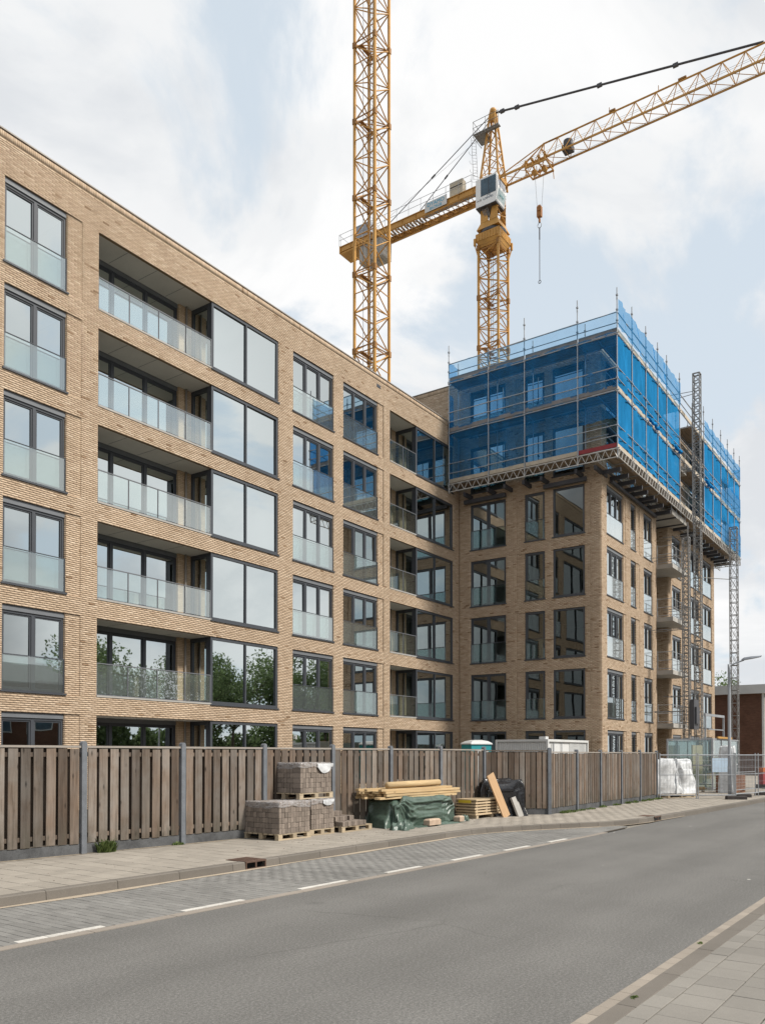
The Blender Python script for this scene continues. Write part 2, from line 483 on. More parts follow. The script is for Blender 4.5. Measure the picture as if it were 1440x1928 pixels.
def asphalt():
    t = NT('asphalt')
    w = t.world()
    f = t.noise(w, 42, 3, 0.85)
    f2 = t.noise(w, 120, 2, 0.8)
    c = t.ramp(t.math('ADD', t.math('MULTIPLY', f, 0.6), t.math('MULTIPLY', f2, 0.4)), [(0.32, (0.066, 0.064, 0.061)), (0.50, (0.130, 0.126, 0.119)), (0.68, (0.235, 0.228, 0.217))])
    s = t.noise(t.world((0.22, 1.5, 1)), 1.0, 5, 0.6, 0.3)
    c = t.mix(0.30, c, t.ramp(s, [(0.30, 0.75), (0.68, 1.16)]), 'MULTIPLY')
    s2 = t.noise(w, 0.5, 6, 0.65)
    c = t.mix(0.5, c, t.ramp(s2, [(0.3, 0.78), (0.7, 1.13)]), 'MULTIPLY')
    vo = t.new('ShaderNodeTexVoronoi'); vo.inputs['Scale'].default_value = 1.15
    t.link(w, vo.inputs['Vector'])
    sp = t.ramp(vo.outputs['Distance'], [(0.026, 1.0), (0.033, 0.0)])
    vr = t.ramp(t.new('ShaderNodeSeparateColor').outputs[0], [(0, 0), (1, 1)])
    c = t.mix(sp, c, (0.52, 0.50, 0.46))
    # wheel tracks along the road, a mended strip, hairline cracks and a few oil drips
    sx = t.new('ShaderNodeSeparateXYZ'); t.link(w, sx.inputs[0])
    yy = t.math('ADD', sx.outputs[1], t.math('MULTIPLY', sx.outputs[0], 0.03))
    wob = t.noise(t.world((0.15, 0.15, 1)), 1.0, 3, 0.5)
    tr = t.math('SINE', t.math('ADD', t.math('MULTIPLY', yy, 4.2), t.math('MULTIPLY', wob, 2.0)))
    c = t.mix(0.5, c, t.ramp(t.math('ADD', t.math('MULTIPLY', tr, 0.5), 0.5), [(0.1, 0.90), (0.8, 1.08)]), 'MULTIPLY')
    ve = t.new('ShaderNodeTexVoronoi', feature='DISTANCE_TO_EDGE'); ve.inputs['Scale'].default_value = 0.42
    wv = t.new('ShaderNodeMixRGB'); wv.inputs[0].default_value = 0.16
    nz = t.new('ShaderNodeTexNoise'); nz.inputs['Scale'].default_value = 2.6; nz.inputs['Detail'].default_value = 5
    t.link(w, nz.inputs['Vector']); t.link(w, wv.inputs[1]); t.link(nz.outputs['Color'], wv.inputs[2]); t.link(wv.outputs[0], ve.inputs['Vector'])
    ck = t.math('MULTIPLY', t.ramp(ve.outputs['Distance'], [(0.0, 1.0), (0.0055, 0.0)]), t.ramp(t.noise(w, 0.33, 3, 0.5), [(0.52, 0.0), (0.60, 0.35)]))
    c = t.mix(ck, c, (0.035, 0.033, 0.031))
    od = t.new('ShaderNodeTexVoronoi'); od.inputs['Scale'].default_value = 0.75
    t.link(wv.outputs[0], od.inputs['Vector'])
    c = t.mix(t.ramp(od.outputs['Distance'], [(0.02, 0.45), (0.10, 0.0)]), c, (0.045, 0.043, 0.041))
    t.bump(t.math('ADD', f, f2), 0.5, 0.005)
    return t.done(c, 0.88, 0.25)
M['asphalt'] = asphalt()

def net_mat(name, col, fac, trans=0.5, tint=(0.60, 0.78, 0.92)):
    t = NT(name)
    t.n.remove(t.b)
    v = t.world()
    n = t.noise(t.world((1, 1, 0.25)), 2.2, 5, 0.6)
    df = t.new('ShaderNodeBsdfDiffuse')
    tl = t.new('ShaderNodeBsdfTranslucent')
    c = t.ramp(n, [(0.3, tuple(x * 0.80 for x in col)), (0.7, tuple(min(1, x * 1.15) for x in col))])
    t.link(c, df.inputs[0]); t.link(c, tl.inputs[0])
    ms = t.new('ShaderNodeMixShader'); ms.inputs[0].default_value = trans
    t.link(df.outputs[0], ms.inputs[1]); t.link(tl.outputs[0], ms.inputs[2])
    tr = t.new('ShaderNodeBsdfTransparent')
    tr.inputs[0].default_value = (*tint, 1)
    mx = t.new('ShaderNodeMixShader')
    f2 = t.noise(t.world((1, 1, 0.5)), 1.3, 4, 0.6)
    t.link(t.ramp(f2, [(0.3, fac - 0.08), (0.7, fac + 0.08)]), mx.inputs[0])
    t.link(tr.outputs[0], mx.inputs[1]); t.link(ms.outputs[0], mx.inputs[2])
    t.link(mx.outputs[0], t.out.inputs[0])
    return t.m
M['net_thin'] = net_mat('thin_blue_netting', (0.03, 0.32, 0.78), 0.31, 0.4, (0.60, 0.82, 1.0))
M['net'] = net_mat('blue_sheeting', (0.03, 0.285, 0.62), 0.78, 0.3)
M['net_top'] = net_mat('sheer_blue_netting', (0.05, 0.33, 0.68), 0.42, 0.6)
M['net_pale'] = net_mat('very_sheer_netting', (0.30, 0.50, 0.72), 0.13, 0.6)

def tarp_mat(name, col, rough=0.45, spec=0.4, scale=25):
    t = NT(name)
    w = t.world()
    a = t.noise(w, 3.0, 6, 0.6, 0.5)
    b = t.noise(w, scale, 5, 0.65)
    c = t.ramp(t.math('ADD', t.math('MULTIPLY', a, 0.6), t.math('MULTIPLY', b, 0.4)), [(0.35, tuple(x * 0.65 for x in col)), (0.66, tuple(min(1, x * 1.45) for x in col))])
    t.bump(t.math('ADD', a, t.math('MULTIPLY', b, 0.35)), 0.5, 0.03)
    return t.done(c, rough, spec)
M['tarp'] = tarp_mat('green_tarpaulin', (0.062, 0.094, 0.074), 0.36, 0.55, 16)
M['foil'] = tarp_mat('white_plastic_sheet', (0.50, 0.51, 0.52), 0.35, 0.5, 9)
M['black_foil'] = tarp_mat('black_plastic_sheet', (0.016, 0.016, 0.018), 0.22, 0.7, 9)
t_ = NT('clear_wrap')
t_.n.remove(t_.b)
_tr = t_.new('ShaderNodeBsdfTransparent'); _df = t_.new('ShaderNodeBsdfPrincipled')
_df.inputs['Base Color'].default_value = (0.50, 0.485, 0.49, 1); _df.inputs['Roughness'].default_value = 0.2
_mx = t_.new('ShaderNodeMixShader')
t_.link(t_.ramp(t_.noise(t_.world((1, 1, 3)), 9, 5, 0.6, 1.0), [(0.38, 0.10), (0.68, 0.62)]), _mx.inputs[0])
t_.link(_tr.outputs[0], _mx.inputs[1]); t_.link(_df.outputs[0], _mx.inputs[2]); t_.link(_mx.outputs[0], t_.out.inputs[0])
M['wrap'] = t_.m

def leaf_mat(name, lo, hi):
    t = NT(name)
    at = t.new('ShaderNodeAttribute', attribute_name='tone')
    c = t.ramp(at.outputs['Fac'], [(0, lo), (1, hi)])
    t.done(c, 0.7, 0.25)
    tl = t.new('ShaderNodeBsdfTranslucent'); t.link(c, tl.inputs[0])
    mx = t.new('ShaderNodeMixShader'); mx.inputs[0].default_value = 0.45
    t.link(t.b.outputs[0], mx.inputs[1]); t.link(tl.outputs[0], mx.inputs[2]); t.link(mx.outputs[0], t.out.inputs[0])
    return t.m
M['leaf'] = leaf_mat('tree_leaves', (0.075, 0.11, 0.045), (0.16, 0.215, 0.095))
M['weed'] = leaf_mat('weed_blades', (0.065, 0.105, 0.03), (0.20, 0.25, 0.09))
M['bark'] = plain('bark', (0.10, 0.08, 0.06), 0.3, 4, 0.95)

def brick_tex(name, c1, c2, mortar, scale=(1, 1, 1), bw=0.22, bh=0.065):
    # far walls only, where single bricks cannot be told apart
    t = NT(name)
    tcn = t.new('ShaderNodeTexCoord')
    sp = t.new('ShaderNodeSeparateXYZ'); t.link(tcn.outputs['Object'], sp.inputs[0])
    cb = t.new('ShaderNodeCombineXYZ')
    t.link(t.math('ADD', sp.outputs[0], sp.outputs[1]), cb.inputs[0]); t.link(sp.outputs[2], cb.inputs[1])
    b = t.new('ShaderNodeTexBrick')
    b.inputs['Scale'].default_value = 1.0
    b.inputs['Brick Width'].default_value = bw; b.inputs['Row Height'].default_value = bh
    b.inputs['Mortar Size'].default_value = 0.006; b.inputs['Mortar Smooth'].default_value = 0.1
    b.inputs['Color1'].default_value = (*c1, 1); b.inputs['Color2'].default_value = (*c2, 1); b.inputs['Mortar'].default_value = (*mortar, 1)
    t.link(cb.outputs[0], b.inputs['Vector'])
    n = t.noise(t.world(), 1.2, 5, 0.6)
    c = t.mix(0.5, b.outputs['Color'], t.ramp(n, [(0.35, 0.7), (0.65, 1.2)]), 'MULTIPLY')
    return t.done(c, 0.9, 0.15)
M['far_brick'] = brick_tex('dark_brown_brick', (0.105, 0.052, 0.036), (0.14, 0.070, 0.047), (0.12, 0.08, 0.062))
M['tan_far'] = brick_tex('tan_brick_plain', (0.58, 0.43, 0.29), (0.47, 0.34, 0.22), (0.30, 0.222, 0.15), (1, 1, 1), 0.22, 0.0625)

# ------------------------------------------------------------------ ground
def yk(x):       # foot of the kerb on the far side
    P = [(-40, 10.0), (5.2, 8.93), (9.3, 8.80), (12.3, 8.76), (15.5, 8.68), (16.6, 8.45), (17.6, 7.98), (19.2, 7.10), (20.1, 6.68), (21.2, 6.50), (28.95, 6.04), (60, 4.6), (140, 1.4)]
    for (a, b), (c, d) in zip(P, P[1:]):
        if a <= x <= c: return b + (d - b) * (x - a) / (c - a)
    return P[-1][1]
KERB_X = [-40, 5.2, 9.3, 12.3, 15.5, 16.6, 17.6, 19.2, 20.1, 21.2, 28.95, 60, 140]
def ystrip(x): return 6.98 - 0.045 * (x - 4.0) if x < 17 else min(yk(x) - 0.06, 6.395)
def yright(x): return 2.06 - 0.022 * (x - 5.1)
def fence_y(x): return 11.77 - 0.1138 * (x - 8.35)

g = MB(); g.quad((-600, -600, -0.02), (900, -600, -0.02), (900, 900, -0.02), (-600, 900, -0.02))
tag(g.build('ground', plain('bare_ground', (0.20, 0.18, 0.15), 0.25, 0.3, 0.95)), kind='structure')

xs = [-60, -20, 0] + list(range(2, 62, 2)) + [80, 100, 140]
g = MB()
for a, b in zip(xs, xs[1:]):
    g.quad((a, yright(a), 0), (b, yright(b), 0), (b, ystrip(b), 0), (a, ystrip(a), 0))
road = tag(g.build('road', M['asphalt']), kind='structure')

# pale concrete strip between asphalt and parking bay, one slab after the other
strip_x = np.arange(-6, 17.5, 1.0)
for i, x in enumerate(strip_x):
    x1 = x + 0.992
    ya, yb = ystrip(x), ystrip(x1)
    wd = 0.13 if x < 15 else 0.12
    m = MB()
    m.v += [(x, ya, -0.01), (x1, yb, -0.01), (x1, yb + wd, -0.01), (x, ya + wd, -0.01), (x, ya, .007), (x1, yb, .007), (x1, yb + wd, .007), (x, ya + wd, .007)]
    for q in ((4, 5, 6, 7), (0, 1, 5, 4), (1, 2, 6, 5), (2, 3, 7, 6), (3, 0, 4, 7)): m.f.append(q)
    m.build('edge_slab', M['strip'], road)
# white dashes, each of three painted stones
for d0, d1 in ((2.45, 3.4), (4.3, 5.22), (6.22, 7.13), (8.1, 9.04), (9.95, 10.85), (11.75, 12.69), (13.5, 14.46), (15.3, 16.1)):
    for k in range(3):
        a = d0 + (d1 - d0) * k / 3; b = d0 + (d1 - d0) * (k + 1) / 3 - 0.006
        ya, yb = ystrip(a) + 0.135, ystrip(b) + 0.135
        m = MB()
        m.v += [(a, ya, -.01), (b, yb, -.01), (b, yb + .085, -.01), (a, ya + .085, -.01), (a, ya, .012), (b, yb, .012), (b, yb + .085, .012), (a, ya + .085, .012)]
        for q in ((4, 5, 6, 7), (0, 1, 5, 4), (1, 2, 6, 5), (2, 3, 7, 6), (3, 0, 4, 7)): m.f.append(q)
        m.build('marking_stone', M['line'], road)

# parking bay
g = MB()
for a, b in zip(np.arange(-20, 19.5, 0.5), np.arange(-19.5, 20, 0.5)):
    g.quad((a, ystrip(a) + .05, .002), (b, ystrip(b) + .05, .002), (b, yk(b), .002), (a, yk(a), .002))
bay = tag(g.build('parking_bay', M['sand']), kind='structure')

def lay(rows_origin, ang, nu, nv, lu, lv, gap, stagger, inside, z0, z1, n_single, name, mat, parent, jitter=0.0015, cham=0.004, stuff='paving', lo=None):
    """running-bond paving: the largest-showing pieces single, the rest one mesh"""
    ca, sa = math.cos(ang), math.sin(ang)
    P = []; CUT = []
    for j in range(nv):
        for i in range(nu):
            u = (i + 0.5 + (stagger * (j % 2))) * lu; v = (j + 0.5) * lv
            x = rows_origin[0] + u * ca - v * sa; y = rows_origin[1] + u * sa + v * ca
            if not inside(x, y): continue
            if lo is not None:
                l_ = lo(x)
                if y - lu / 2 < l_:
                    if y + lu / 2 > l_ + .02: CUT.append((x, l_, y + lu / 2 - gap / 2))
                    continue
            P.append((x, y))
    def size(p):
        d = p[0] * math.cos(YAW) + p[1] * math.sin(YAW); r = p[0] * math.sin(YAW) - p[1] * math.cos(YAW)
        if d < 1: return 0
        u = r / d
        yv = 1.75 / d
        if abs(u) > 0.50 or yv > 0.36: return 0.01 / (1 + d)
        return 1 / d
    P.sort(key=size, reverse=True)
    mesh = MB().chamfer(-(lu - gap) / 2, (lu - gap) / 2, -(lv - gap) / 2, (lv - gap) / 2, z0, z1, cham).mesh(name, mat)
    for x, y in P[:n_single]:
        o = link(name, mesh, parent, (x, y, random.uniform(-jitter, jitter)), rot=(random.gauss(0, .002), random.gauss(0, .002), ang + random.gauss(0, .003)))
    R = P[n_single:]
    if R:
        c0 = np.array([v.co[:] for v in mesh.vertices]); q0 = [list(p.vertices) for p in mesh.polygons]
        ro = c0.copy(); ro[:, 0] = c0[:, 0] * ca - c0[:, 1] * sa; ro[:, 1] = c0[:, 0] * sa + c0[:, 1] * ca
        C = np.array([(x, y, 0) for x, y in R]); C[:, 2] = RNG.uniform(-jitter, jitter, len(R))
        V = (C[:, None, :] + ro[None]).reshape(-1, 3)
        Q = (np.arange(len(R))[:, None, None] * len(c0) + np.array(q0)[None]).reshape(-1, 4)
        o = link(stuff, big_mesh(stuff, V, Q, mat, np.repeat(RNG.random(len(R)), len(q0))), parent)
        o['kind'] = 'stuff'
    if CUT:      # pieces cut to fit along the edge
        cm = MB()
        for x, a_, b_ in CUT: cm.box(x - (lv - gap) / 2, x + (lv - gap) / 2, a_, b_, z0, z1 + random.uniform(-jitter, 0))
        cm.build('cut_' + name, mat, parent)['kind'] = 'stuff'
    return len(P)

lay((20.4, 6.0), -0.022 + PI / 2, 16, 230, 0.212, 0.107, 0.007, 0.5,
    lambda x, y: x < 19.75 and y < yk(x) + 0.05, -0.02, 0.008, 300, 'paver', M['paver'], bay, 0.0015, 0.003, 'paving_bed', lambda x: ystrip(x) + .133)
# sandy dust washed against the kerb
g = MB()
for a, b in zip(np.arange(-4, 24, 0.4), np.arange(-3.6, 24.4, 0.4)):
    wa, wb = [0.05 + 0.11 * (0.5 + 0.5 * math.sin(t * 1.7) * math.sin(t * 0.63 + 1)) for t in (a, b)]
    if a > 19: wa = wb = 0.05
    g.quad((a, yk(a) - wa, .0125), (b, yk(b) - wb, .0125), (b, yk(b) - .002, .0125), (a, yk(a) - .002, .0125))
tag(g.build('sand_dust', M['dust']), kind='stuff')

# far pavement with its tiles
PZ = 0.12
g = MB()
xs2 = sorted(set(KERB_X + list(range(-20, 60, 2))))
for a, b in zip(xs2, xs2[1:]):
    g.quad((a, yk(a) + .06, .085), (b, yk(b) + .06, .085), (b, 46, .085), (a, 46, .085))
pavement = tag(g.build('pavement', M['sand']), kind='structure')
def in_far(x, y):
    if x < 19.7: return y < fence_y(x) + 0.1
    if x < 21: return y < 10.6 - (x - 19.7) * 1.1
    if x < 30.7: return y < 9.15
    return y < 9.6 and x < 44
lay((43.6, 5.2), -0.020 + PI / 2, 26, 155, 0.30, 0.30, 0.012, 0.5, in_far, 0.06, PZ, 300, 'paving_tile', M['tile'], pavement, 0.0015, 0.003, 'paving', lambda x: yk(x) + .152)
g = MB(); g.quad((30.8, 9.6, .112), (140, 9.6, .112), (140, 46, .112), (30.8, 46, .112)); g.quad((44, 3.5, .112), (140, 2, .112), (140, 9.6, .112), (44, 9.6, .112))
g.build('site_ground', plain('site_ground', (0.30, 0.27, 0.23), 0.2, 0.5, 0.95), pavement)

# kerb stones
def kerb_stone(x0, x1, yf, parent, h=PZ + 0.004, w=0.13, z0=-.02, name='kerb_stone', mat=None, slope=0.02):
    ya, yb = yf(x0), yf(x1)
    m = MB()
    c = 0.012
    prof = [(0, z0), (slope * .6, h - c), (slope + c, h), (w + slope, h), (w + slope, z0)]
    n = len(prof)
    for x, y in ((x0, ya), (x1, yb)):
        for u, z in prof: m.v.append((x, y + u, z))
    for i in range(n - 1): m.f.append((i, n + i, n + i + 1, i + 1))
    m.f.append(tuple(range(n))); m.f.append(tuple(reversed(range(n, 2 * n))))
    return m.build(name, mat or M['kerb'], parent)
x = -6.25
while x < 48:
    L = 1.0 if x < 15 or x > 21 else 0.5
    if 8.7 < x + .01 < 9.3:
        kerb_stone(x + .004, 9.0, yk, pavement)
        kerb_stone(9.445, x + L - .003, yk, pavement)
    elif 9.3 <= x: kerb_stone(x + .004, x + L - .003, yk, pavement)
    else: kerb_stone(x + .004, x + L - .003, yk, pavement)
    x += L
# gully: cast cover and inlet in the kerb
gy = thing('kerb_gully', 'rusty cast iron kerb inlet with two dark openings, near the paver stacks', 'drain', (9.0, yk(9.2), 0), -0.02)
gy.scale = (.44, 1, 1)
m = MB()
m.box(0.005, 0.995, 0, 0.02, -.02, .02).box(0.005, 0.995, 0, .02, .105, .128)
for a, b in ((0.005, .05), (.47, .53), (.95, .995)): m.box(a, b, .001, .021, .02, .105)
m.build('inlet_frame', M['rust'], gy)
MB().box(.01, .99, .09, .10, -.02, .11).build('opening', M['dark'], gy)  # black plate painted as the shade behind the inlet bars
cv = MB().box(0.005, .995, .02, .44, .112, .130)
for k in range(7): cv.box(.06 + k * .13, .14 + k * .13, .06, .40, .130, .134)
cv.build('cover', M['rust'], gy)
gy2 = thing('kerb_gully', 'small black kerb inlet in the kerb in front of the street-side fence', 'drain', (21.7, yk(21.7) - .012, 0), -0.05)
MB().box(0, .5, 0, .02, -.01, .02).box(0, .5, 0, .02, .10, .129).box(.23, .27, 0, .02, .02, .10).build('inlet_frame', M['rust'], gy2)
MB().box(.02, .48, .004, .012, .02, .10).build('opening', M['dark'], gy2)  # black plate instead of a hollow, its shade painted on
MB().box(0, .5, .15, .45, .121, .128).build('cover', M['rust'], gy2)

# near pavement (right)
NZ = 0.03
g = MB()
for a, b in zip(xs, xs[1:]):
    g.quad((a, yright(a) - 0.02, -.004), (a, -30, -.004), (b, -30, -.004), (b, yright(b) - 0.02, -.004))
near = tag(g.build('pavement', M['sand']), kind='structure')
ang = math.atan(-0.022)
x = 3.0
while x < 22:     # gutter bricks
    MB().chamfer(-.1035, .1035, -.05, .05, -.03, .010, .003).build('gutter_brick', M['gutter'], near, (x + .105, yright(x + .1) - .056, random.uniform(-.001, .001)), ang)
    x += .2105
x = 2.6
while x < 40:     # flush kerb
    MB().chamfer(-.4975, .4975, -.071, .071, -.03, .024, .006).build('kerb_stone', M['kerb'], near, (x + .5, yright(x + .5) - .181, random.uniform(-.001, .001)), ang)
    x += 1.0
def near_rows(y0, wid, off, n, nx):
    mesh = MB().chamfer(-.147, .147, -wid / 2 + .003, wid / 2 - .003, -.03, NZ, .003).mesh('paving_tile', M['tile_near'])
    for i in range(nx):
        x = 4.0 + off + i * 0.30
        link('paving_tile', mesh, near, (x, yright(x) - y0 - wid / 2, random.uniform(-.0015, .0015)), rot=(random.gauss(0, .003), random.gauss(0, .002), ang + random.gauss(0, .004)))
near_rows(0.256, 0.15, 0.0, 1, 44)
for r in range(4):
    near_rows(0.410 + r * 0.302, 0.30, 0.15 * ((r + 1) % 2), 1, (40, 28, 14, 10)[r])
g = MB(); g.quad((12, -1.0, .02), (80, -3, .02), (80, -9, .02), (-40, -9, .02), (-40, 0.2, .02), (3.5, 0.2, .02), (9, 0.15, .02))
g.build('pavement_beyond', M['tile_near'], near)
g = MB(); g.quad((-80, -14, .0), (140, -14, .0), (140, -9, .0), (-80, -9, .0))
tag(g.build('lawn', plain('lawn', (0.06, 0.09, 0.03), 0.3, 1.2, 0.95)), kind='structure')

# ------------------------------------------------------------------ facades
CH = 0.0625      # course height
def bricks(openings, recesses, u0, u1, z0, z1, dark=0.06, solid_top=True, gap_at=None):
    """One brick after another in running bond; returns arrays of boxes (u0,u1,d,z0,z1)"""
    out = []
    n = int(round((z1 - z0) / CH))
    for k in range(n):
        a, b = z0 + k * CH, z0 + k * CH + CH - 0.0105
        zc = (a + b) / 2
        cuts = [(o[0], o[1]) for o in openings if o[2] < zc < o[3]]
        recs = [(o[0], o[1]) for o in recesses if o[2] < zc < o[3]]
        if gap_at: cuts = cuts + [(gap_at - .006, gap_at + .006)]
        spans = []
        x = u0
        for c in sorted(cuts) + [(u1, u1)]:
            if c[0] > x: spans.append((x, c[0], 0.0))
            x = max(x, c[1])
        sp2 = []
        for s in spans:
            x = s[0]
            for r in sorted(recs):
                if r[0] < s[1] and r[1] > s[0]:
                    if r[0] > x + .001: sp2.append((x, r[0], 0.0))
                    sp2.append((max(x, r[0]), min(s[1], r[1]), 0.028)); x = min(s[1], r[1])
            if x < s[1] - .001: sp2.append((x, s[1], 0.0))
        for s0, s1, d in sp2:
            off = 0.11 * (k % 2)
            j0 = math.floor((s0 - off) / 0.22)
            e = off + 0.22 * np.arange(j0, j0 + int((s1 - s0) / 0.22) + 3)
            lo = np.maximum(e, s0); hi = np.minimum(e + 0.2135, s1)
            ok = hi - lo > 0.025
            lo, hi = lo[ok], hi[ok]
            if len(lo):
                out.append(np.stack([lo, hi, np.full(len(lo), d), np.full(len(lo), a), np.full(len(lo), b)], 1))
    return np.concatenate(out)
def soldier(u0, u1, z0, z1):
    e = np.arange(u0, u1 - .03, CH)
    return np.stack([e, np.minimum(e + CH - .0105, u1), np.zeros(len(e)), np.full(len(e), z0), np.full(len(e), z1)], 1)
def brick_mesh(B, dark):
    n = len(B)
    jit = RNG.normal(0, 0.0006, n)
    y0 = B[:, 2] + jit; y1 = np.full(n, 0.10)
    zj = RNG.normal(0, 0.0008, n)
    x0, x1, z0, z1 = B[:, 0], B[:, 1], B[:, 3] + zj, B[:, 4] + zj
    V = np.empty((n, 8, 3))
    for i, (xx, yy, zz) in enumerate(((x0, y0, z0), (x1, y0, z0), (x1, y1, z0), (x0, y1, z0), (x0, y0, z1), (x1, y0, z1), (x1, y1, z1), (x0, y1, z1))):
        V[:, i, 0], V[:, i, 1], V[:, i, 2] = xx, yy, zz
    q = np.array([(0, 1, 5, 4), (3, 2, 1, 0), (4, 5, 6, 7), (1, 2, 6, 5), (3, 0, 4, 7)])
    Q = (np.arange(n)[:, None, None] * 8 + q[None]).reshape(-1, 4)
    tone = np.clip(RNG.normal(0.55, 0.15 + 0.5 * max(0, dark - .06), n), 0.2, 1)
    # darker bricks come in loose clusters
    ph = np.sin(x0 * 1.9 + z0 * 2.3) * np.sin(x0 * 0.7 - z0 * 3.1) + 0.35 * np.sin(z0 * 11 + x0 * 4)
    isd = RNG.random(n) < dark * np.clip(0.8 + 0.9 * ph, 0.3, 2)
    tone[isd] = RNG.uniform(0.04, 0.26, isd.sum())
    return big_mesh('brickwork', V.reshape(-1, 3), Q, M['brick'], np.repeat(tone, 5))

def facade(parent, origin, rotz, openings, recesses, u0, u1, z0, z1, ubrick0=None, dark=0.06, soldier_h=0.0, gap_at=None, back=0.115):
    us = u0 if ubrick0 is None else ubrick0
    B = bricks(openings, recesses, us, u1, z0 + .02, z1 - soldier_h, dark, True, gap_at)
    if soldier_h: B = np.concatenate([B, soldier(us, u1, z1 - soldier_h, z1 - .008)])
    o = link('brickwork', brick_mesh(B, dark), parent, origin, rotz)
    o['kind'] = 'stuff'
    # mortar bed behind and between the bricks, with the reveals
    e = 0.006
    ops = [(a - e, b + e, c - e, d + e) for a, b, c, d in openings]
    U = sorted({u0, u1} | {x for o_ in ops for x in o_[:2] if u0 < x < u1} | {x for r in recesses for x in r[:2]})
    Z = sorted({z0, z1} | {x for o_ in ops for x in o_[2:] if z0 < x < z1} | {x for r in recesses for x in r[2:]})
    m = MB()
    for a, b in zip(U, U[1:]):
        for c, d in zip(Z, Z[1:]):
            uc, zc = (a + b) / 2, (c + d) / 2
            if any(o_[0] < uc < o_[1] and o_[2] < zc < o_[3] for o_ in ops): continue
            y = e + (0.028 if any(r[0] < uc < r[1] and r[2] < zc < r[3] for r in recesses) else 0)
            m.quad((a, y, c), (b, y, c), (b, y, d), (a, y, d))
    for a, b, c, d in ops:
        m.quad((a, e, c), (a, e, d), (a, back, d), (a, back, c))
        m.quad((b, e, c), (b, back, c), (b, back, d), (b, e, d))
        m.quad((a, e, d), (b, e, d), (b, back, d), (a, back, d))
        m.quad((a, e, c), (a, back, c), (b, back, c), (b, e, c))
    m.build('mortar_bed', M['mortar'], parent, origin, rotz)

_cache = {}
def window(parent, loc, rotz, w, h, panes, shutter=True, juliet=None, sill=True, fr=0.065, mul=0.10, depth=0.085, sash=True, frame_mat='alu', label=None, split=None):
    """aluminium window; panes = relative widths; one mesh per part, shared by alike windows"""
    key = (round(w, 3), round(h, 3), tuple(panes), shutter, juliet, sill, fr, mul, depth, sash, frame_mat, split)
    if key not in _cache:
        f = MB(); gl = []
        top = h - (0.15 if shutter else 0.0)
        y0, y1 = depth, depth + 0.09
        f.box(0, fr, y0, y1, 0.02, h); f.box(w - fr, w, y0, y1, 0.02, h)
        f.box(fr, w - fr, y0 - .002, y1 + .002, 0.02, 0.02 + fr); f.box(fr, w - fr, y0 - .002, y1 + .002, top - fr, top)
        if shutter: f.box(fr, w - fr, y0 + .01, y1, top, h)
        inner = w - 2 * fr - mul * (len(panes) - 1)
        tot = sum(panes); x = fr
        for i, p in enumerate(panes):
            pw = inner * p / tot
            zs = [(0.02 + fr, top - fr)]
            if split: zs = [(0.02 + fr, split - .04), (split + .04, top - fr)]; f.box(x, x + pw, y0 + .004, y1, split - .04, split + .04)
            for za, zb in zs:
                s = 0.045 if sash else 0.0
                if s:
                    f.box(x, x + s, y0 + .02, y1 - .01, za, zb); f.box(x + pw - s, x + pw, y0 + .02, y1 - .01, za, zb)
                    f.box(x + s, x + pw - s, y0 + .022, y1 - .012, za, za + s); f.box(x + s, x + pw - s, y0 + .022, y1 - .012, zb - s, zb)
                gl.append((x + s, x + pw - s, za + s, zb - s))
            x += pw
            if i < len(panes) - 1:
                f.box(x, x + mul, y0 - .006, y1, 0.02 + fr, top - fr); x += mul
        me = {'frame': f.mesh('window', M[frame_mat])}
        me['pane'] = []
        for a, b, c, d in gl:
            g_ = MB(); yy = depth + 0.05
            g_.quad((a, yy, c), (b, yy, c), (b, yy, d), (a, yy, d))
            me['pane'].append(g_.mesh('pane', M['pane']))
        if shutter: me['shutter_box'] = MB().box(-.002, w + .002, depth - .035, depth + .008, top + .005, h).mesh('shutter_box', M['alu_mid'])
        if sill: me['sill'] = MB().box(-.05, w + .05, -.035, depth + .03, -.03, .018).mesh('sill', M['alu'])
        if juliet:
            hz, gm = juliet
            g_ = MB().quad_(.025, w - .025, .034, .045, hz)
            me['balustrade_glass'] = g_.mesh('balustrade_glass', M[gm])
            r_ = MB().box(.004, w - .004, .018, .05, hz, hz + .022).box(.004, .026, .018, .05, .03, hz).box(w - .026, w - .004, .018, .05, .03, hz).box(.026, w - .026, .02, .048, .025, .045)
            me['balustrade_rail'] = r_.mesh('balustrade_rail', M['alu'])
        _cache[key] = me
    me = _cache[key]
    o = link('window', me['frame'], parent, loc, rotz)
    if label: o['label'] = label
    for p in me['pane']: link('pane', p, o, rot=(random.gauss(0, .0022), 0, random.gauss(0, .0022)))
    for k in ('shutter_box', 'sill', 'balustrade_glass', 'balustrade_rail'):
        if k in me: link(k, me[k], o)
    return o

def railing(parent, loc, rotz, w, h, n, glass, base=True):
    key = ('rail', round(w, 3), h, n, glass)
    if key not in _cache:
        r = MB().box(0, w, .02, .055, h, h + .028)
        for i in range(n + 1):
            x = min(max(w * i / n, .014), w - .014)
            r.box(x - .013, x + .013, .022, .053, .02, h)
        r.box(0, w, .024, .05, .03, .055)
        G = [MB().quad_(w * i / n + .03, w * (i + 1) / n - .03, .038, .075, h - .02).mesh('glass_panel', M[glass]) for i in range(n)]
        _cache[key] = (r.mesh('balustrade', M['alu_mid']), G, MB().box(-.01, w + .01, -.022, .1, -.03, .022).mesh('slab_edge', M['concrete']))
    r, G, sl = _cache[key]
    o = link('balustrade', r, parent, loc, rotz)
    for x in G: link('glass_panel', x, o)
    link('slab_edge', sl, o)
    return o

TOP = [17.95 - 3.0 * i for i in range(6)]
OH = 2.41
YA, XB, YC = 21.59, 38.07, 13.78

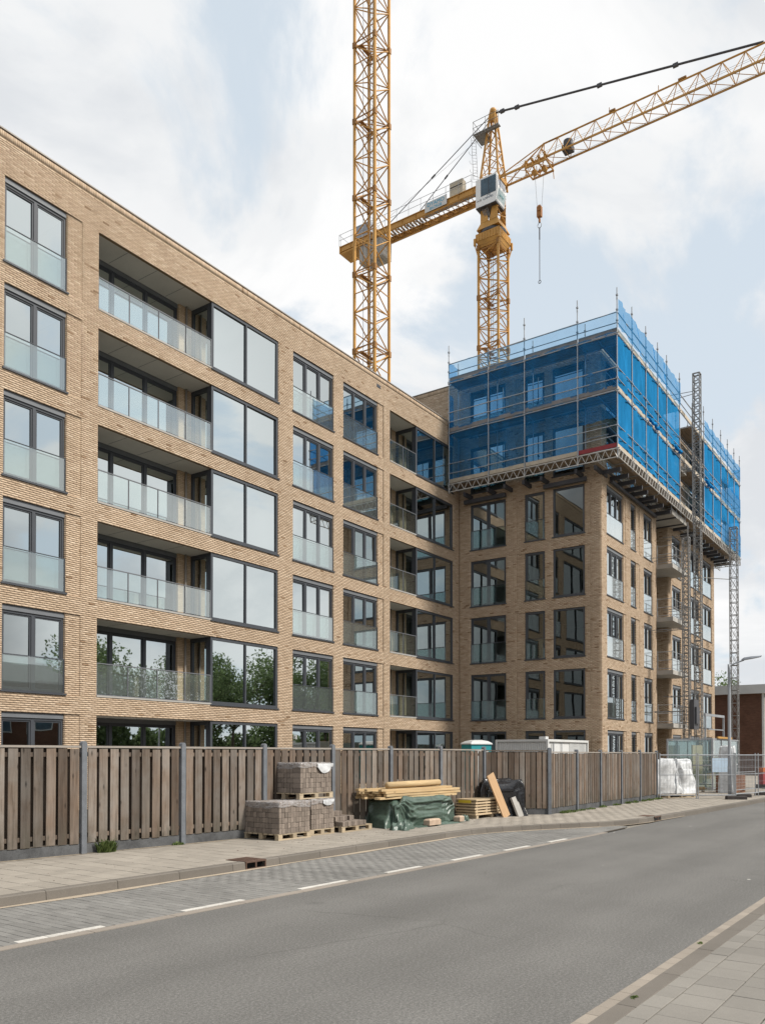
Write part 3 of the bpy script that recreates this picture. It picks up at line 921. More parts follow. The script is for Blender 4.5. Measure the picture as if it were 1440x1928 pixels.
# ---- long wing
wing = thing('apartment_building', 'long tan brick apartment wing with glass-fronted loggias, behind the wooden fence', 'building', (20, YA, 0))
def WA(u, y=0.0, z=0.0): return (u - 20, y, z)
cols_plain = [(8.9, 10.86, 11.38, (1, 1)), (12.52, 14.48, 15.0, (1, 1)), (24.67, 27.29, None, (1, 1, 1)), (27.96, 30.54, 31.0, (1, 1, 1))]
ops, recs = [], []
for i, T in enumerate(TOP):
    for a, b, r, _ in cols_plain:
        ops.append((a, b, T - OH, T))
        if r: recs.append((b, r, T - OH - .03, T))
    ops.append((15.58, 23.81, T - OH, T))
    ops.append((31.52, 37.42, T - OH, T))
A0 = 4.0
facade(wing, WA(0), 0, ops, recs, A0, XB - .002, 0.0, 19.2, None, 0.035, 0.2125, 31.03)
for i, T in enumerate(TOP):
    z = T - OH
    g6 = 'balu' if i < 5 else 'balu'
    for a, b, r, p in cols_plain:
        window(wing, WA(a, 0, z), 0, b - a, OH, p, True, (1.02, 'balu') if i < 5 else None)
    # loggia with bay, twice
    for (lx, bx, rx, pier, back, n, gl) in ((15.58, 20.31, 23.81, 19.72, 1.10, 4, 'balu'), (31.52, 33.84, 37.42, 33.0, 1.25, 2, 'railglass')):
        window(wing, WA(bx, 0, z), 0, rx - bx, OH, (1, 1), False, None, True, 0.10, 0.07, 0.03, False)
        # bay's side towards the loggia
        window(wing, WA(bx, back + .02, z), -PI / 2, back - .11, OH, (1,), False, None, False, 0.14, 0.1, 0.0, False)
        window(wing, WA(lx, back, z), 0, pier - lx, OH, (1, 1, 1) if n == 4 else (1, 1), True, None, False, 0.06, 0.10)
        if i < 5:
            railing(wing, WA(lx + .005, 0, z + .02), 0, bx - lx - .01, 1.0, n, gl)
        pr = MB().box(pier, bx - .002, back - .02, back + .25, z, T)
        pr.build('loggia_pier', M['tan_far'], wing, WA(0))
        MB().bar((pier + .30, back - .08, z), (pier + .30, back - .08, T), .04, 8).build('downpipe', M['coping'], wing, WA(0), 0, True)
        MB().box(lx - .01, bx, .118, back + .1, T + .004, T + .03).build('loggia_ceiling', M['ceiling'], wing, WA(0))
        if n == 4:
            for k in range(1, 4): MB().box(lx + (bx - lx) * k / 4 - .006, lx + (bx - lx) * k / 4 + .006, .12, back, T - .001, T + .006).build('ceiling_joint', M['alu_mid'], wing, WA(0))
# floors and party walls seen through the glass
zz = [0.12] + [x for T in reversed(TOP) for x in (T - OH - .02, T + .02)] + [19.0]
for k in range(0, len(zz) - 1, 2):
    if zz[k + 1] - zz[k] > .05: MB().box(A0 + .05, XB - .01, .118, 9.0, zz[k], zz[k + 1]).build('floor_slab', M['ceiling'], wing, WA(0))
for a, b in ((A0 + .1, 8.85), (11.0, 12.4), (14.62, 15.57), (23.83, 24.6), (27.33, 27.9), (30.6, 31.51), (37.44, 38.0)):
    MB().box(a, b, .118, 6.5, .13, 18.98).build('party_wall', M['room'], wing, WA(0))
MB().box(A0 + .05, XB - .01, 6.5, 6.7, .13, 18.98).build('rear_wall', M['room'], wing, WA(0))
MB().box(A0, A0 + .2, .0, 11, 0.0, 19.19).build('end_wall', M['tan_far'], wing, WA(0))
MB().box(A0 + .2, XB - .01, .118, 11, 19.0, 19.1).build('roof', M['roofing'], wing, WA(0))
MB().box(A0 - .03, XB - .01, -.03, .32, 19.205, 19.245).build('coping', M['coping'], wing, WA(0))
MB().box(30.45, 30.75, -.012, .05, 18.66, 18.80).build('overflow_spout', M['alu'], wing, WA(0))

# ---- corner tower
tower = thing('apartment_tower', 'taller tan brick corner block still half wrapped in blue scaffold netting', 'building', (XB, YC, 0))
TT = [20.95] + TOP
ZR = 21.45
UB = 30.0           # facade facing -X runs from Y=UB to YC; u = UB - Y
def WB(Y, w=0.0, z=0.0): return (w, Y - YC, z)
bw = [(20.91, 18.85, (1, 1), True, 1), (17.78, 16.71, (1,), True, 1), (16.27, 14.64, (1,), False, 0)]
ops, recs = [], []
for T in TT:
    for a, b, p, sh, j in bw: ops.append((UB - a, UB - b, T - OH, T))
    recs.append((UB - 18.28, UB - 17.78, T - OH - .03, T)); recs.append((UB - 14.64, UB - 14.34, T - OH - .03, T))
facade(tower, WB(UB), -PI / 2, ops, recs, UB - YA + .002, UB - YC, 0.0, ZR, None, 0.075, 0.2125)
facade(tower, WB(UB), -PI / 2, [], [], 0, UB - YA - .002, 18.7, ZR + .2, None, 0.10, 0.2125)
MB().box(-.03, .3, YA - YC, UB - YC, ZR + .205, ZR + .24).build('coping', M['coping'], tower)
for i, T in enumerate(TT):
    for a, b, p, sh, j in bw:
        window(tower, WB(a, 0, T - OH), -PI / 2, a - b, OH, p, False, (1.02, 'railglass') if (j and i < 6) else None, True, 0.075 if j else 0.09, 0.10, 0.05, bool(j))
CE, PR, CR = 46.85, 49.23, 60.46
def WC(u, y=0.0, z=0.0): return (u - XB, y, z)
cw = [(38.78, 41.2, 41.58, (1, 1, 1)), (42.37, 43.2, 43.82, (1,)), (44.56, 46.09, None, (1, 1))]
cw2 = [(49.99, 51.9, None, (1, 1)), (54.2, 56.35, None, (1, 1)), (57.33, 59.69, None, (1, 1))]
ops, recs = [], []
for T in TT:
    for a, b, r, p in cw:
        ops.append((a, b, T - OH, T))
        if r: recs.append((b, r, T - OH - .03, T))
facade(tower, WC(0), 0, ops, recs, XB + .002, CE, 0.0, ZR, None, 0.05, 0.2125)
ops = [(a, b, T - OH, T) for T in TT for a, b, r, p in cw2]
facade(tower, WC(0), 0, ops, [], PR, CR, 0.0, ZR, None, 0.05, 0.2125)
facade(tower, WC(PR, 2.2), -PI / 2, [], [], 0, 2.2, 0.0, ZR, None, 0.12)
for i, T in enumerate(TT):
    for c in cw + cw2:
        jg = None if i == 6 else ('screen' if 1 <= i <= 4 else 'balu')
        window(tower, WC(c[0], 0, T - OH), 0, c[1] - c[0], OH, c[3], True, (1.02, jg) if jg else None)
    # open corner balcony
    zf = T - OH
    window(tower, WC(CE + .1, 2.2, zf), 0, PR - CE - .2, OH, (1, 1), False, None, False)
    if i < 6:
        b_ = MB().box(CE + .004, PR + .6, -.90, -.004, zf - .26, zf - .02); b_.box(CE + .004, PR - .004, -.004, 2.2, zf - .26, zf - .02)
        bal = b_.build('balcony', M['concrete'], tower, WC(0))
        r_ = MB()
        for zr in (0.08, .55, 1.02): r_.path([(CE + .06, -.02, zf + zr), (CE + .06, -.84, zf + zr), (PR + .54, -.84, zf + zr), (PR + .54, -.02, zf + zr)], .019)
        for x_, y_ in ((CE + .06, -.03), (CE + .06, -.84), (CE + 1.05, -.84), (CE + 2.0, -.84), (PR + .54, -.84)): r_.bar((x_, y_, zf - .02), (x_, y_, zf + 1.08), .024)
        r_.build('handrail', M['galv'], bal)
    MB().box(CE + .02, PR - .02, 2.2, 2.4, zf - .6, zf - .001).build('balcony_back_wall', M['tan_far'], tower, WC(0))
zz = [0.12] + [x for T in reversed(TT) for x in (T - OH - .02, T + .02)] + [21.2]
for k in range(0, len(zz) - 1, 2):
    if zz[k + 1] - zz[k] > .05:
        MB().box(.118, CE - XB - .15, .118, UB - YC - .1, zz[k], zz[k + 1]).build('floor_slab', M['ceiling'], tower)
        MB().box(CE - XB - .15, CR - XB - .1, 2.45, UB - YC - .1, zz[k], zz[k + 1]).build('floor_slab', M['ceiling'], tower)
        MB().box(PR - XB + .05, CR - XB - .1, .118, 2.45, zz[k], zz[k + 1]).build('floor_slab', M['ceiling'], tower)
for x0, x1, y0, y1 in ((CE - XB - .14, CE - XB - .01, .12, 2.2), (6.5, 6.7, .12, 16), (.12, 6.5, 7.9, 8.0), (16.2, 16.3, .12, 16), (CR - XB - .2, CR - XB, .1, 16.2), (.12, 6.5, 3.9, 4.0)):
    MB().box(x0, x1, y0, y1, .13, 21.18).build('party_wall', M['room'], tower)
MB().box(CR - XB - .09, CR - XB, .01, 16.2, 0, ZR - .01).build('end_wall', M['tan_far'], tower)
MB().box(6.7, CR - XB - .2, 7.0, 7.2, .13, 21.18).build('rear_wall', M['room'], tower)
MB().box(.118, CR - XB - .1, .118, UB - YC, 21.2, 21.3).build('roof', M['roofing'], tower)
MB().box(-.02, CR - XB, -.02, .3, ZR + .004, ZR + .04).build('coping', M['coping'], tower)

# ------------------------------------------------------------------ scaffold round the tower's top
SX, SY = 36.85, 12.57
scaf = thing('scaffold', 'cantilevered tube scaffold with blue debris netting round the corner block', 'scaffold', (SX, SY, 0))
def SL(x, y, z): return (x - SX, y - SY, z)
YB = [21.50, 19.2, 17.21, 14.48, SY]
XC = [SX, 38.98, 41.14, 43.13, 44.78, 47.29, 50.0, 52.7, 55.02, 57.23, 59.2, 61.2, 63.0]
ZD = [15.93, 18.62, 21.27]
RAILS = [0.5, 1.0]
standard_cache = {}
def standard(x, y, z0, z1, r=.026):
    k = (round(z0, 2), round(z1, 2))
    if k not in standard_cache:
        m = MB().bar((0, 0, z0), (0, 0, z1), r, 7)
        for zc in [z for d in ZD for z in (d - .12, d + .5, d + 1.0)] + [z1 - .35]:
            if z0 < zc < z1: m.box(-.045, .045, -.045, .045, zc - .035, zc + .035)
        m.bar((0, 0, z1 - .55), (0, 0, z1 - .45), r * 1.35, 7)
        standard_cache[k] = m.mesh('standard', M['galv'])
    link('standard', standard_cache[k], scaf, SL(x, y, 0))
for y in YB: standard(SX, y, 15.38, {0: 23.15}.get(YB.index(y), 23.3) if YB.index(y) not in (1,) else 22.35)
for x in XC[1:]: standard(x, SY, 15.38, 23.35 if XC.index(x) not in (6,) else 22.6)
for y in YB[:-1]: standard(SX + 1.0, y, 15.8, 22.6)
for x in XC[2:]: standard(x, SY + .95, 15.8, 22.7 if XC.index(x) % 2 else 22.4)
for y in (14.2, 16.0): standard(63.0, y, 15.38, 22.9)
# ledgers and rails, one per bay
def tube(p, q, r=.023, name='ledger', mat='galv'):
    MB().bar(SL(*p), SL(*q), r, 6).build(name, M[mat], scaf)
baysB = list(zip(YB, YB[1:])); baysC = list(zip(XC, XC[1:]))
for z in ZD:
    for a, b in baysB:
        for dz in (-.10, .5, 1.0) if z < 21 else (-.10, .42, .9):
            tube((SX, a, z + dz), (SX, b, z + dz + random.uniform(-.03, .03)))
        tube((SX + 1.0, a, z - .10), (SX + 1.0, b, z - .10))
    for k, (a, b) in enumerate(baysC):
        for dz in (-.10, .5, 1.0) if z < 21 else (-.10, .42, .9):
            tube((a, SY, z + dz), (b, SY, z + dz + random.uniform(-.03, .03)))
        tube((a, SY + .95, z - .10), (b, SY + .95, z - .10))
    for y in YB: tube((SX - .1, y, z - .06), (XB - .02, y, z - .06), name='transom')
    for x in XC: tube((x, SY - .1, z - .06), (x, YC - .02, z - .06), name='transom')
for a, b in baysB: tube((SX, a, 22.16), (SX, b, 22.16))
for a, b in baysC: tube((a, SY, 22.16), (b, SY, 22.16))
for z in (16.5, 17.0, 19.1, 19.6, 21.7, 22.16): tube((63.0, SY, z), (63.0, 16.0, z))
# inner rails by the tower's corner
for zz_ in (16.95, 17.5, 19.5, 20.0):
    tube((SX + .9, 14.4, zz_), (SX + .9, 13.3, zz_)); tube((SX + 1.0, SY + .9, zz_), (41.2, SY + .9, zz_))
# boards: four planks a bay and level
def deck_plank(x0, x1, y0, y1, z, th=.045):
    L = x1 - x0 if x1 - x0 > y1 - y0 else y1 - y0
    Wd = min(x1 - x0, y1 - y0)
    key = ('dp', round(L, 2), round(Wd, 2))
    if key not in _cache: _cache[key] = MB().box(-L / 2, L / 2, -Wd / 2, Wd / 2, -th, 0).mesh('deck_plank', M['deck'])
    link('deck_plank', _cache[key], scaf, SL((x0 + x1) / 2, (y0 + y1) / 2, z + random.uniform(-.004, .004)), 0 if x1 - x0 > y1 - y0 else PI / 2)
for z in ZD:
    for a, b in baysB:
        for k in range(4): deck_plank(SX + .06 + k * .255, SX + .06 + k * .255 + .245, b + .006, a - .006, z)
    for i, (a, b) in enumerate(baysC):
        if i == 5 and z > 16: continue
        for k in range(4): deck_plank(a + .006 if i else SX + 1.09, b - .006, SY + .06 + k * .26, SY + .06 + k * .26 + .25, z)
# toe boards
toe = plain('pale_toe_board', (0.44, 0.38, 0.30), 0.2, 2, 0.8, 0.2, 0, 20, 0.1)
toe_g = plain('grey_toe_board', (0.20, 0.19, 0.19), 0.2, 2, 0.8)
for z in ZD:
    for i, (a, b) in enumerate(baysB):
        mt = M['red'] if (z < 16 and i == 3) else (toe if z < 16 else toe_g)
        o = MB().box(.03, .055, b - SY + .03, a - SY - .03, z + .005, z + .20).build('toe_board', mt, scaf)
        if mt is M['red']: o['label'] = 'dark red toe board'
    for i, (a, b) in enumerate(baysC):
        MB().box(a - SX + .03, b - SX - .03, .03, .055, z + .005, z + .20).build('toe_board', toe, scaf)
# lattice girders under the lowest boards
def girder(p, q, z0, z1):
    p, q = Vector(SL(*p, 0)), Vector(SL(*q, 0))
    L = (q - p).length; n = max(3, int(round(L / .42)))
    m = MB()
    up0, up1 = Vector((0, 0, z0)), Vector((0, 0, z1))
    m.bar(p + up0, q + up0, .024, 6).bar(p + up1, q + up1, .024, 6)
    for i in range(n):
        a, b = p.lerp(q, i / n), p.lerp(q, (i + 1) / n); c = p.lerp(q, (i + .5) / n)
        m.bar(a + up0, c + up1, .015, 5).bar(c + up1, b + up0, .015, 5)
    m.bar(p + up0, p + up1, .018, 5)
    m.build('lattice_girder', M['truss'], scaf)
for a, b in baysB: girder((SX - .04, a), (SX - .04, b), 15.44, 15.84)
for a, b in baysC: girder((a, SY - .04), (b, SY - .04), 15.44, 15.84)
for a, b in baysC: girder((a, SY + .95), (b, SY + .95), 15.44, 15.84)
girder((61.0, SY + .1), (61.0, 14.2), 15.2, 15.7); girder((63.0, SY), (63.0, 16.0), 15.44, 15.84)
girder((60.5, YC + .15), (63.0, YC + .15), 15.2, 15.75)
# dark cantilever beams into the building
for y in YB[:-1]:
    for dy in (.25, -.7): MB().box(.35, 1.9, y + dy - SY - .06, y + dy - SY + .06, 15.22, 15.42).build('needle_beam', M['steel_dark'], scaf)
for x in XC[1:-1]:
    for dx in (-.8, .3): MB().box(x + dx - SX - .06, x + dx - SX + .06, .3, 1.9, 15.22, 15.42).build('needle_beam', M['steel_dark'], scaf)
MB().box(.95, 1.12, 1.9, 4.1, 15.0, 15.2).box(.95, 1.12, 6.2, 8.6, 15.0, 15.2).build('waling_beam', M['steel_dark'], scaf)
MB().box(2.2, 9.5, 1.0, 1.14, 15.06, 15.2).build('waling_beam', M['steel_dark'], scaf)
# netting
def netting(p, q, z0, z1, mat, name='netting', amp=.05, sag=0.0):
    p, q = Vector((*p, 0)), Vector((*q, 0))
    L = (q - p).length
    nx, nz = max(8, int(L / .16)), max(5, int((z1 - z0) / .2))
    nrm = Vector((q.y - p.y, -(q.x - p.x), 0)).normalized()
    ph = [random.uniform(0, 6.28) for _ in range(6)]
    m = MB()
    for j in range(nz + 1):
        for i in range(nx + 1):
            u, v = i / nx, j / nz
            edge = math.sin(PI * u) ** .6
            d = amp * edge * (math.sin(u * 9 + v * 3 + ph[0]) + .6 * math.sin(u * 23 + ph[1] + v * 5) + .5 * math.sin(v * 7 + ph[2] + u * 2) + .4 * random.uniform(-1, 1))
            z = z0 + (z1 - z0) * v - (sag * math.sin(PI * u) if j == nz else 0) + (random.uniform(-.02, .02) if j in (0, nz) else 0)
            pt = p.lerp(q, u) + nrm * (d * .8 - .06 if mat in ('net', 'net_thin') else d + .03)
            m.v.append((pt.x - SX, pt.y - SY, z))
    for j in range(nz):
        for i in range(nx):
            a = j * (nx + 1) + i
            m.f.append((a, a + 1, a + nx + 2, a + nx + 1))
    return m.build(name, M[mat], scaf, smooth=True)
for i, (a, b) in enumerate(baysB):
    if i < 3: netting((SX - .03, a), (SX - .03, b), 16.12, 18.60, 'net_thin')
    else: netting((SX - .03, a), (SX - .03, b), 17.3, 18.60, 'net_thin', sag=.1)
    netting((SX - .03, a), (SX - .03, b), 18.74, 21.3, 'net_thin')
    netting((SX - .03, a), (SX - .03, b), 21.4, 22.15, 'net_pale', amp=.015)
netting((SX + .0, YB[0] + .04), (SX + .9, YB[0] + .04), 21.3, 22.3, 'net_top')
netting((SX + .0, YB[0] + .04), (SX + .5, YB[0] + .04), 18.0, 20.6, 'net_top')
for i, (a, b) in enumerate(baysC):
    if i in (5, 6): continue
    low = (i == 0)
    last = i >= 9
    if not last:
        netting((a, SY - .03), (b, SY - .03), 16.15, 18.62, 'net')
        netting((a, SY - .03), (b, SY - .03), 18.80, 21.25, 'net')
    else:
        netting((a, SY - .03), (b, SY - .03), 17.5, 18.62, 'net'); netting((a, SY - .03), (b, SY - .03), 16.0, 17.5, 'net_top')
        netting((a, SY - .03), (b, SY - .03), 20.15, 21.25, 'net'); netting((a, SY - .03), (b, SY - .03), 18.75, 20.15, 'net_top')
    netting((a, SY - .03), (b, SY - .03), 21.45, 22.75 if i < 5 else 22.5, 'net_top', sag=.05)
for z0, z1 in ((16, 18.6), (18.75, 21.2), (21.4, 22.4)): netting((63.03, SY), (63.03, 16.0), z0, z1, 'net_top')
# crumpled net bundles
for x0_, x1_, zz_ in ((41.3, 43.0, 18.7), (46.0, 47.2, 18.75), (52.9, 54.6, 18.72)):
    m = MB(); pts = []
    for k in range(14):
        pts.append((x0_ + (x1_ - x0_) * k / 13 - SX, -.10 + random.uniform(-.04, .04), zz_ + random.uniform(-.07, .07)))
    for a, b in zip(pts, pts[1:]): m.bar(a, b, random.uniform(.05, .1), 7, random.uniform(.05, .1))
    m.build('net_bundle', M['net'], scaf, smooth=True)

# ------------------------------------------------------------------ hoist masts
def lattice_mast(name, label, x, y, s, z1, cell, rough_mat='galv_dull', cw_=.022, group='hoist masts against the corner block'):
    t = thing(name, label, 'hoist mast', (x, y, PZ), 0, group)
    sect = cell * 4
    m = MB()
    c = [(-s / 2, -s / 2), (s / 2, -s / 2), (s / 2, s / 2), (-s / 2, s / 2)]
    for px, py in c: m.beam((px, py, 0), (px, py, sect), cw_ * 2, cw_ * 2)
    for k in range(4):
        z = k * cell
        for i in range(4):
            a, b = c[i], c[(i + 1) % 4]
            m.beam((*a, z + .02), (*b, z + .02), .03, .045)
            m.bar((*a, z + .04), (*b, z + cell), .012, 5)
            m.bar((*b, z + .04), (*a, z + cell), .012, 5)
    me = m.mesh('mast_section', M[rough_mat])
    z = 0
    while z + sect <= z1 + .1:
        link('mast_section', me, t, (0, 0, z)); z += sect
    MB().box(-s, s, -s, s, -.02, .12).build('base_frame', M['galv_dull'], t)
    m = MB()
    for i in range(4): m.beam((*c[i], z), (*c[(i + 1) % 4], z), .06, .06)
    m.build('top_frame', M[rough_mat], t)
    return t, z
m1, _ = lattice_mast('hoist_mast', 'shorter grey lattice hoist mast ending under the scaffold, in front of the balconies', 45.9, 11.9, .34, 14.8, .42)
m2, ztop2 = lattice_mast('hoist_mast', 'tallest lattice hoist mast rising above the scaffold through the gap in the netting', 48.4, 11.9, .37, 23.6, .45)
m3, _ = lattice_mast('hoist_mast', 'lattice hoist mast standing free past the far end of the corner block', 58.9, 12.15, .46, 17.0, .85)
for t_m, zs in ((m1, (4, 8.5, 12.5)), (m2, (5, 10, 14.2, 18, 22.4)), (m3, (13.5,))):
    for z in zs:
        if t_m is m3: MB().bar((-.2, .2, z), (-3.4, 1.6, z - .25), .03).build('wall_tie', M['galv_dull'], t_m)
        else: MB().bar((-.18, .18, z), (-.4, 1.85, z), .02).bar((.18, .18, z), (.4, 1.85, z), .02).build('wall_tie', M['galv_dull'], t_m)
# cable guide pole and drive unit on the short mast
MB().bar((.75, .1, .0), (.75, .1, 14.5), .03).build('guide_pole', M['galv_dull'], m1)
MB().box(-.5, .5, -.5, -.28, 3.0, 4.6).box(-.36, .3, -.6, -.5, 3.3, 4.2).build('drive_unit', M['steel_dark'], m1)
# hoist landing cage at the foot
cage = thing('hoist_cage', 'glazed grey hoist landing cage with an orange crossbar, behind the mesh fence', 'hoist cage', (41.6, 10.0, PZ), 0)
m = MB()
for x_ in (-2.6, -.9, .9, 2.6):
    for y_ in (-1, 1): m.beam((x_, y_, 0), (x_, y_, 2.35), .07, .07)
for y_ in (-1, 1):
    for z_ in (.1, 1.15, 2.35): m.beam((-2.6, y_, z_), (2.6, y_, z_), .06, .06)
for x_ in (-2.6, 2.6):
    for z_ in (.1, 1.15, 2.35): m.beam((x_, -1, z_), (x_, 1, z_), .06, .06)
m.build('cage_frame', M['galv'], cage)
for a, b in ((-2.55, -.95), (-.85, .85), (.95, 2.55)):
    for y_ in (-1, 1): MB().box(a, b, y_ - .008, y_ + .008, .15, 2.3).build('cage_panel', M['cageglass'], cage)
MB().box(-2.62, -2.6, -.95, .95, .15, 2.3).build('cage_panel', M['cageglass'], cage)
MB().beam((-1.9, -1.06, 2.43), (1.0, -1.06, 2.43), .07, .09).build('crossbar', M['amber'], cage)
MB().box(-.5, 1.4, .4, .46, .2, 2.1).build('plywood_door', M['ply'], cage)
m = MB().beam((.2, 0, 3.6), (3.3, -.2, 3.6), .09, .12).beam((3.25, -.2, 0), (3.25, -.2, 3.62), .08, .08).beam((.9, 0, 2.9), (3.3, -.2, 2.9), .05, .05).beam((.3, 0, 0), (.3, 0, 3.6), .08, .08)
m.build('gantry', M['galv'], cage)

# ------------------------------------------------------------------ tower cranes
def mast_section_mesh(s, h, th, cells=4):
    m = MB(); c = [(-s / 2, -s / 2), (s / 2, -s / 2), (s / 2, s / 2), (-s / 2, s / 2)]
    for px, py in c: m.beam((px, py, 0), (px, py, h), th, th)
    ch = h / cells
    for i in range(4):
        a, b = c[i], c[(i + 1) % 4]
        for k in range(cells):
            z = k * ch
            p, q = (a, b) if (k + i) % 2 else (b, a)
            m.bar((*p, z + .05), (*q, z + ch - .05), th * .27, 6)
            if k == cells // 2 or (k and (k + i) % 3 == 0): m.bar((*a, z), (*b, z), th * .24, 5)
    return m.mesh('mast_section', M['crane'])
def collar_mesh(s, th):
    m = MB(); c = [(-s / 2, -s / 2), (s / 2, -s / 2), (s / 2, s / 2), (-s / 2, s / 2)]
    for i in range(4):
        a, b = c[i], c[(i + 1) % 4]
        m.beam((*a, -.2), (*b, -.2), .05, .08).beam((*a, .2), (*b, .2), .05, .08)
    for px, py in c: m.box(px - th * .75, px + th * .75, py - th * .75, py + th * .75, -.22, .22)
    # inner rest platform
    m.beam((-s * .45, s * .25, -.05), (s * .45, s * .25, -.05), .3, .04)
    m.beam((-s / 2, -s / 2, .0), (s / 2, s / 2, .0), .05, .05).beam((-s / 2, s / 2, .0), (s / 2, -s / 2, .0), .05, .05)
    return m.mesh('mast_collar', M['crane_dark'])
def ladder_mesh(h):
    m = MB()
    for x_ in (-.2, .2): m.bar((x_, 0, 0), (x_, 0, h), .018, 5)
    for k in range(int(h / .3)): m.bar((-.2, 0, k * .3 + .1), (.2, 0, k * .3 + .1), .012, 4)
    for k in range(int(h / .9)):
        pts = [(.34 * math.cos(t), .34 * math.sin(t) - .3 + .0, k * .9 + .4) for t in np.linspace(-PI * .0, -PI, 7)]
        m.path(pts, .012, 4)
    return m.mesh('ladder', M['galv_dull'])
def crane_mast(t, s, h, z0, z1, th, cells=4):
    sm, cm, lm = mast_section_mesh(s, h, th, cells), collar_mesh(s, th), ladder_mesh(h)
    z = z0
    while z < z1 - .2:
        o = link('mast_section', sm, t, (0, 0, z))
        link('mast_collar', cm, o, (0, 0, h)); link('ladder', lm, o, (s * .18, s * .15, 0))
        z += h
c1 = thing('tower_crane', 'ochre lattice crane mast rising straight out of the top edge behind the long wing', 'crane', (50.64, 36.36, 0))
h1 = 5.92
zc = 44.17 + CAMZ + (340 - 377) / 1542.39 * 63 * -1      # a collar sits here
z0 = zc - (377 - 377) - h1 * 8
z0 = (1421 - 377) / 1542.39 * 63 + CAMZ - h1 * 7
crane_mast(c1, 1.90, h1, z0, z0 + h1 * 11, .17, 4)
MB().box(-3, 3, -3, 3, .0, max(.3, z0)).build('foundation', M['counter'], c1)
m = MB()
for x_, y_ in ((.5, .5), (-.3, .6)): m.bar((x_, y_, 0), (x_, y_, z0 + h1 * 11), .02, 5)
m.build('power_cable', M['steel_dark'], c1)

CX, CY = 63.75, 32.7
c2 = thing('tower_crane', 'ochre tower crane with white cab, long lattice jib and counter-jib behind the corner block', 'crane', (CX, CY, 0))
ZM = 45.95
crane_mast(c2, 1.9, 4.4, ZM - 4.4 * 10, ZM, .17, 5)
MB().box(-3, 3, -3, 3, 0, ZM - 44 + .2).build('foundation', M['counter'], c2)
# slewing unit: flared crown, ring, turntable
m = MB()
def frustum(m, s0, s1, z0, z1):
    a = [(-1, -1), (1, -1), (1, 1), (-1, 1)]
    b = len(m.v)
    for x_, y_ in a: m.v.append((x_ * s0, y_ * s0, z0))
    for x_, y_ in a: m.v.append((x_ * s1, y_ * s1, z1))
    for i in range(4):
        j = (i + 1) % 4; m.f.append((b + i, b + j, b + 4 + j, b + 4 + i))
    m.f.append((b + 3, b + 2, b + 1, b)); m.f.append((b + 4, b + 5, b + 6, b + 7))
frustum(m, .9, 1.10, ZM + .0, ZM + .5); frustum(m, 1.13, 1.13, ZM + .5, ZM + 1.15)
for k in range(9):
    x_ = -1.06 + k * .265
    m.box(x_ - .02, x_ + .02, -1.165, 1.165, ZM + .52, ZM + 1.12); m.box(-1.165, 1.165, x_ - .02, x_ + .02, ZM + .52, ZM + 1.12)
for x_, y_ in ((-1, -1), (1, -1), (1, 1), (-1, 1)):
    m.bar((x_ * .95, y_ * .95, ZM - .9), (x_ * 1.22, y_ * 1.22, ZM + .4), .05).box(x_ * 1.18 - .09, x_ * 1.18 + .09, y_ * 1.18 - .09, y_ * 1.18 + .09, ZM + .15, ZM + .75)
m.build('slewing_platform', M['crane'], c2)
MB().lathe([(1.0, ZM + 1.15), (1.15, ZM + 1.2), (1.15, ZM + 1.45), (1.0, ZM + 1.5)], 28).build('slewing_ring', M['steel_dark'], c2)
m = MB(); frustum(m, 1.08, .80, ZM + 1.5, ZM + 2.2)
for sx in (-1, 1):
    for sy in (-1, 1):
        m.v += [(sx * .82, sy * .82, ZM + 2.2), (sx * .82, sy * .05, ZM + 2.2), (sx * .82, sy * .80, ZM + 5.2), (sx * .82, sy * .70, ZM + 5.2), (sx * .78, sy * .82, ZM + 2.2), (sx * .78, sy * .05, ZM + 2.2), (sx * .78, sy * .80, ZM + 5.2), (sx * .78, sy * .70, ZM + 5.2)]
        b = len(m.v) - 8
        m.f += [(b, b + 1, b + 3, b + 2), (b + 4, b + 6, b + 7, b + 5), (b + 1, b + 5, b + 7, b + 3), (b, b + 2, b + 6, b + 4)]
for k in range(3): m.bar((-.8, -.8, ZM + 2.4 + k * .8), (.8, -.8, ZM + 3.0 + k * .8), .05).bar((.8, -.8, ZM + 2.4 + k * .8), (-.8, -.8, ZM + 3.0 + k * .8), .05)
m.build('turntable_frame', M['crane'], c2)
m = MB()
for k in range(5): m.path([(-.9, .1 + k * .12, ZM + 4.0), (-.98, .05 + k * .13, ZM + 3.2), (-.7, -.1 + k * .1, ZM + 2.4)], .03, 5)
m.build('hydraulic_hose', M['galv_dull'], c2)
# cab beside the turntable
ZC = ZM + 3.35
cabm = MB()
y0, y1 = -.98, 1.05; x0, x1 = -1.25, .35
prof = [(y1, ZC), (y1, ZC + 2.45), (y0 + .05, ZC + 2.45), (y0 - .12, ZC + 1.2), (y0 + .08, ZC + .12), (y0 + .2, ZC)]
b = len(cabm.v)
for x_ in (x0, x1):
    for y_, z_ in prof: cabm.v.append((x_, y_, z_))
n_ = len(prof)
for i in range(n_): j = (i + 1) % n_; cabm.f.append((b + i, b + n_ + i, b + n_ + j, b + j))
cabm.f.append(tuple(b + i for i in range(n_))); cabm.f.append(tuple(b + n_ + i for i in reversed(range(n_))))
cab = cabm.build('cab', plain('cab_white', (0.74, 0.75, 0.75), .05, 1.5, .5), c2)
MB().box(x0 - .02, x0 - .004, y0 + .1, .55, ZC + .85, ZC + 2.3).build('cab_window', M['cabglass'], cab)
MB().box(x0 - .035, x0 - .021, -.22, -.18, ZC + .85, ZC + 2.3).build('window_bar', M['steel_dark'], cab)
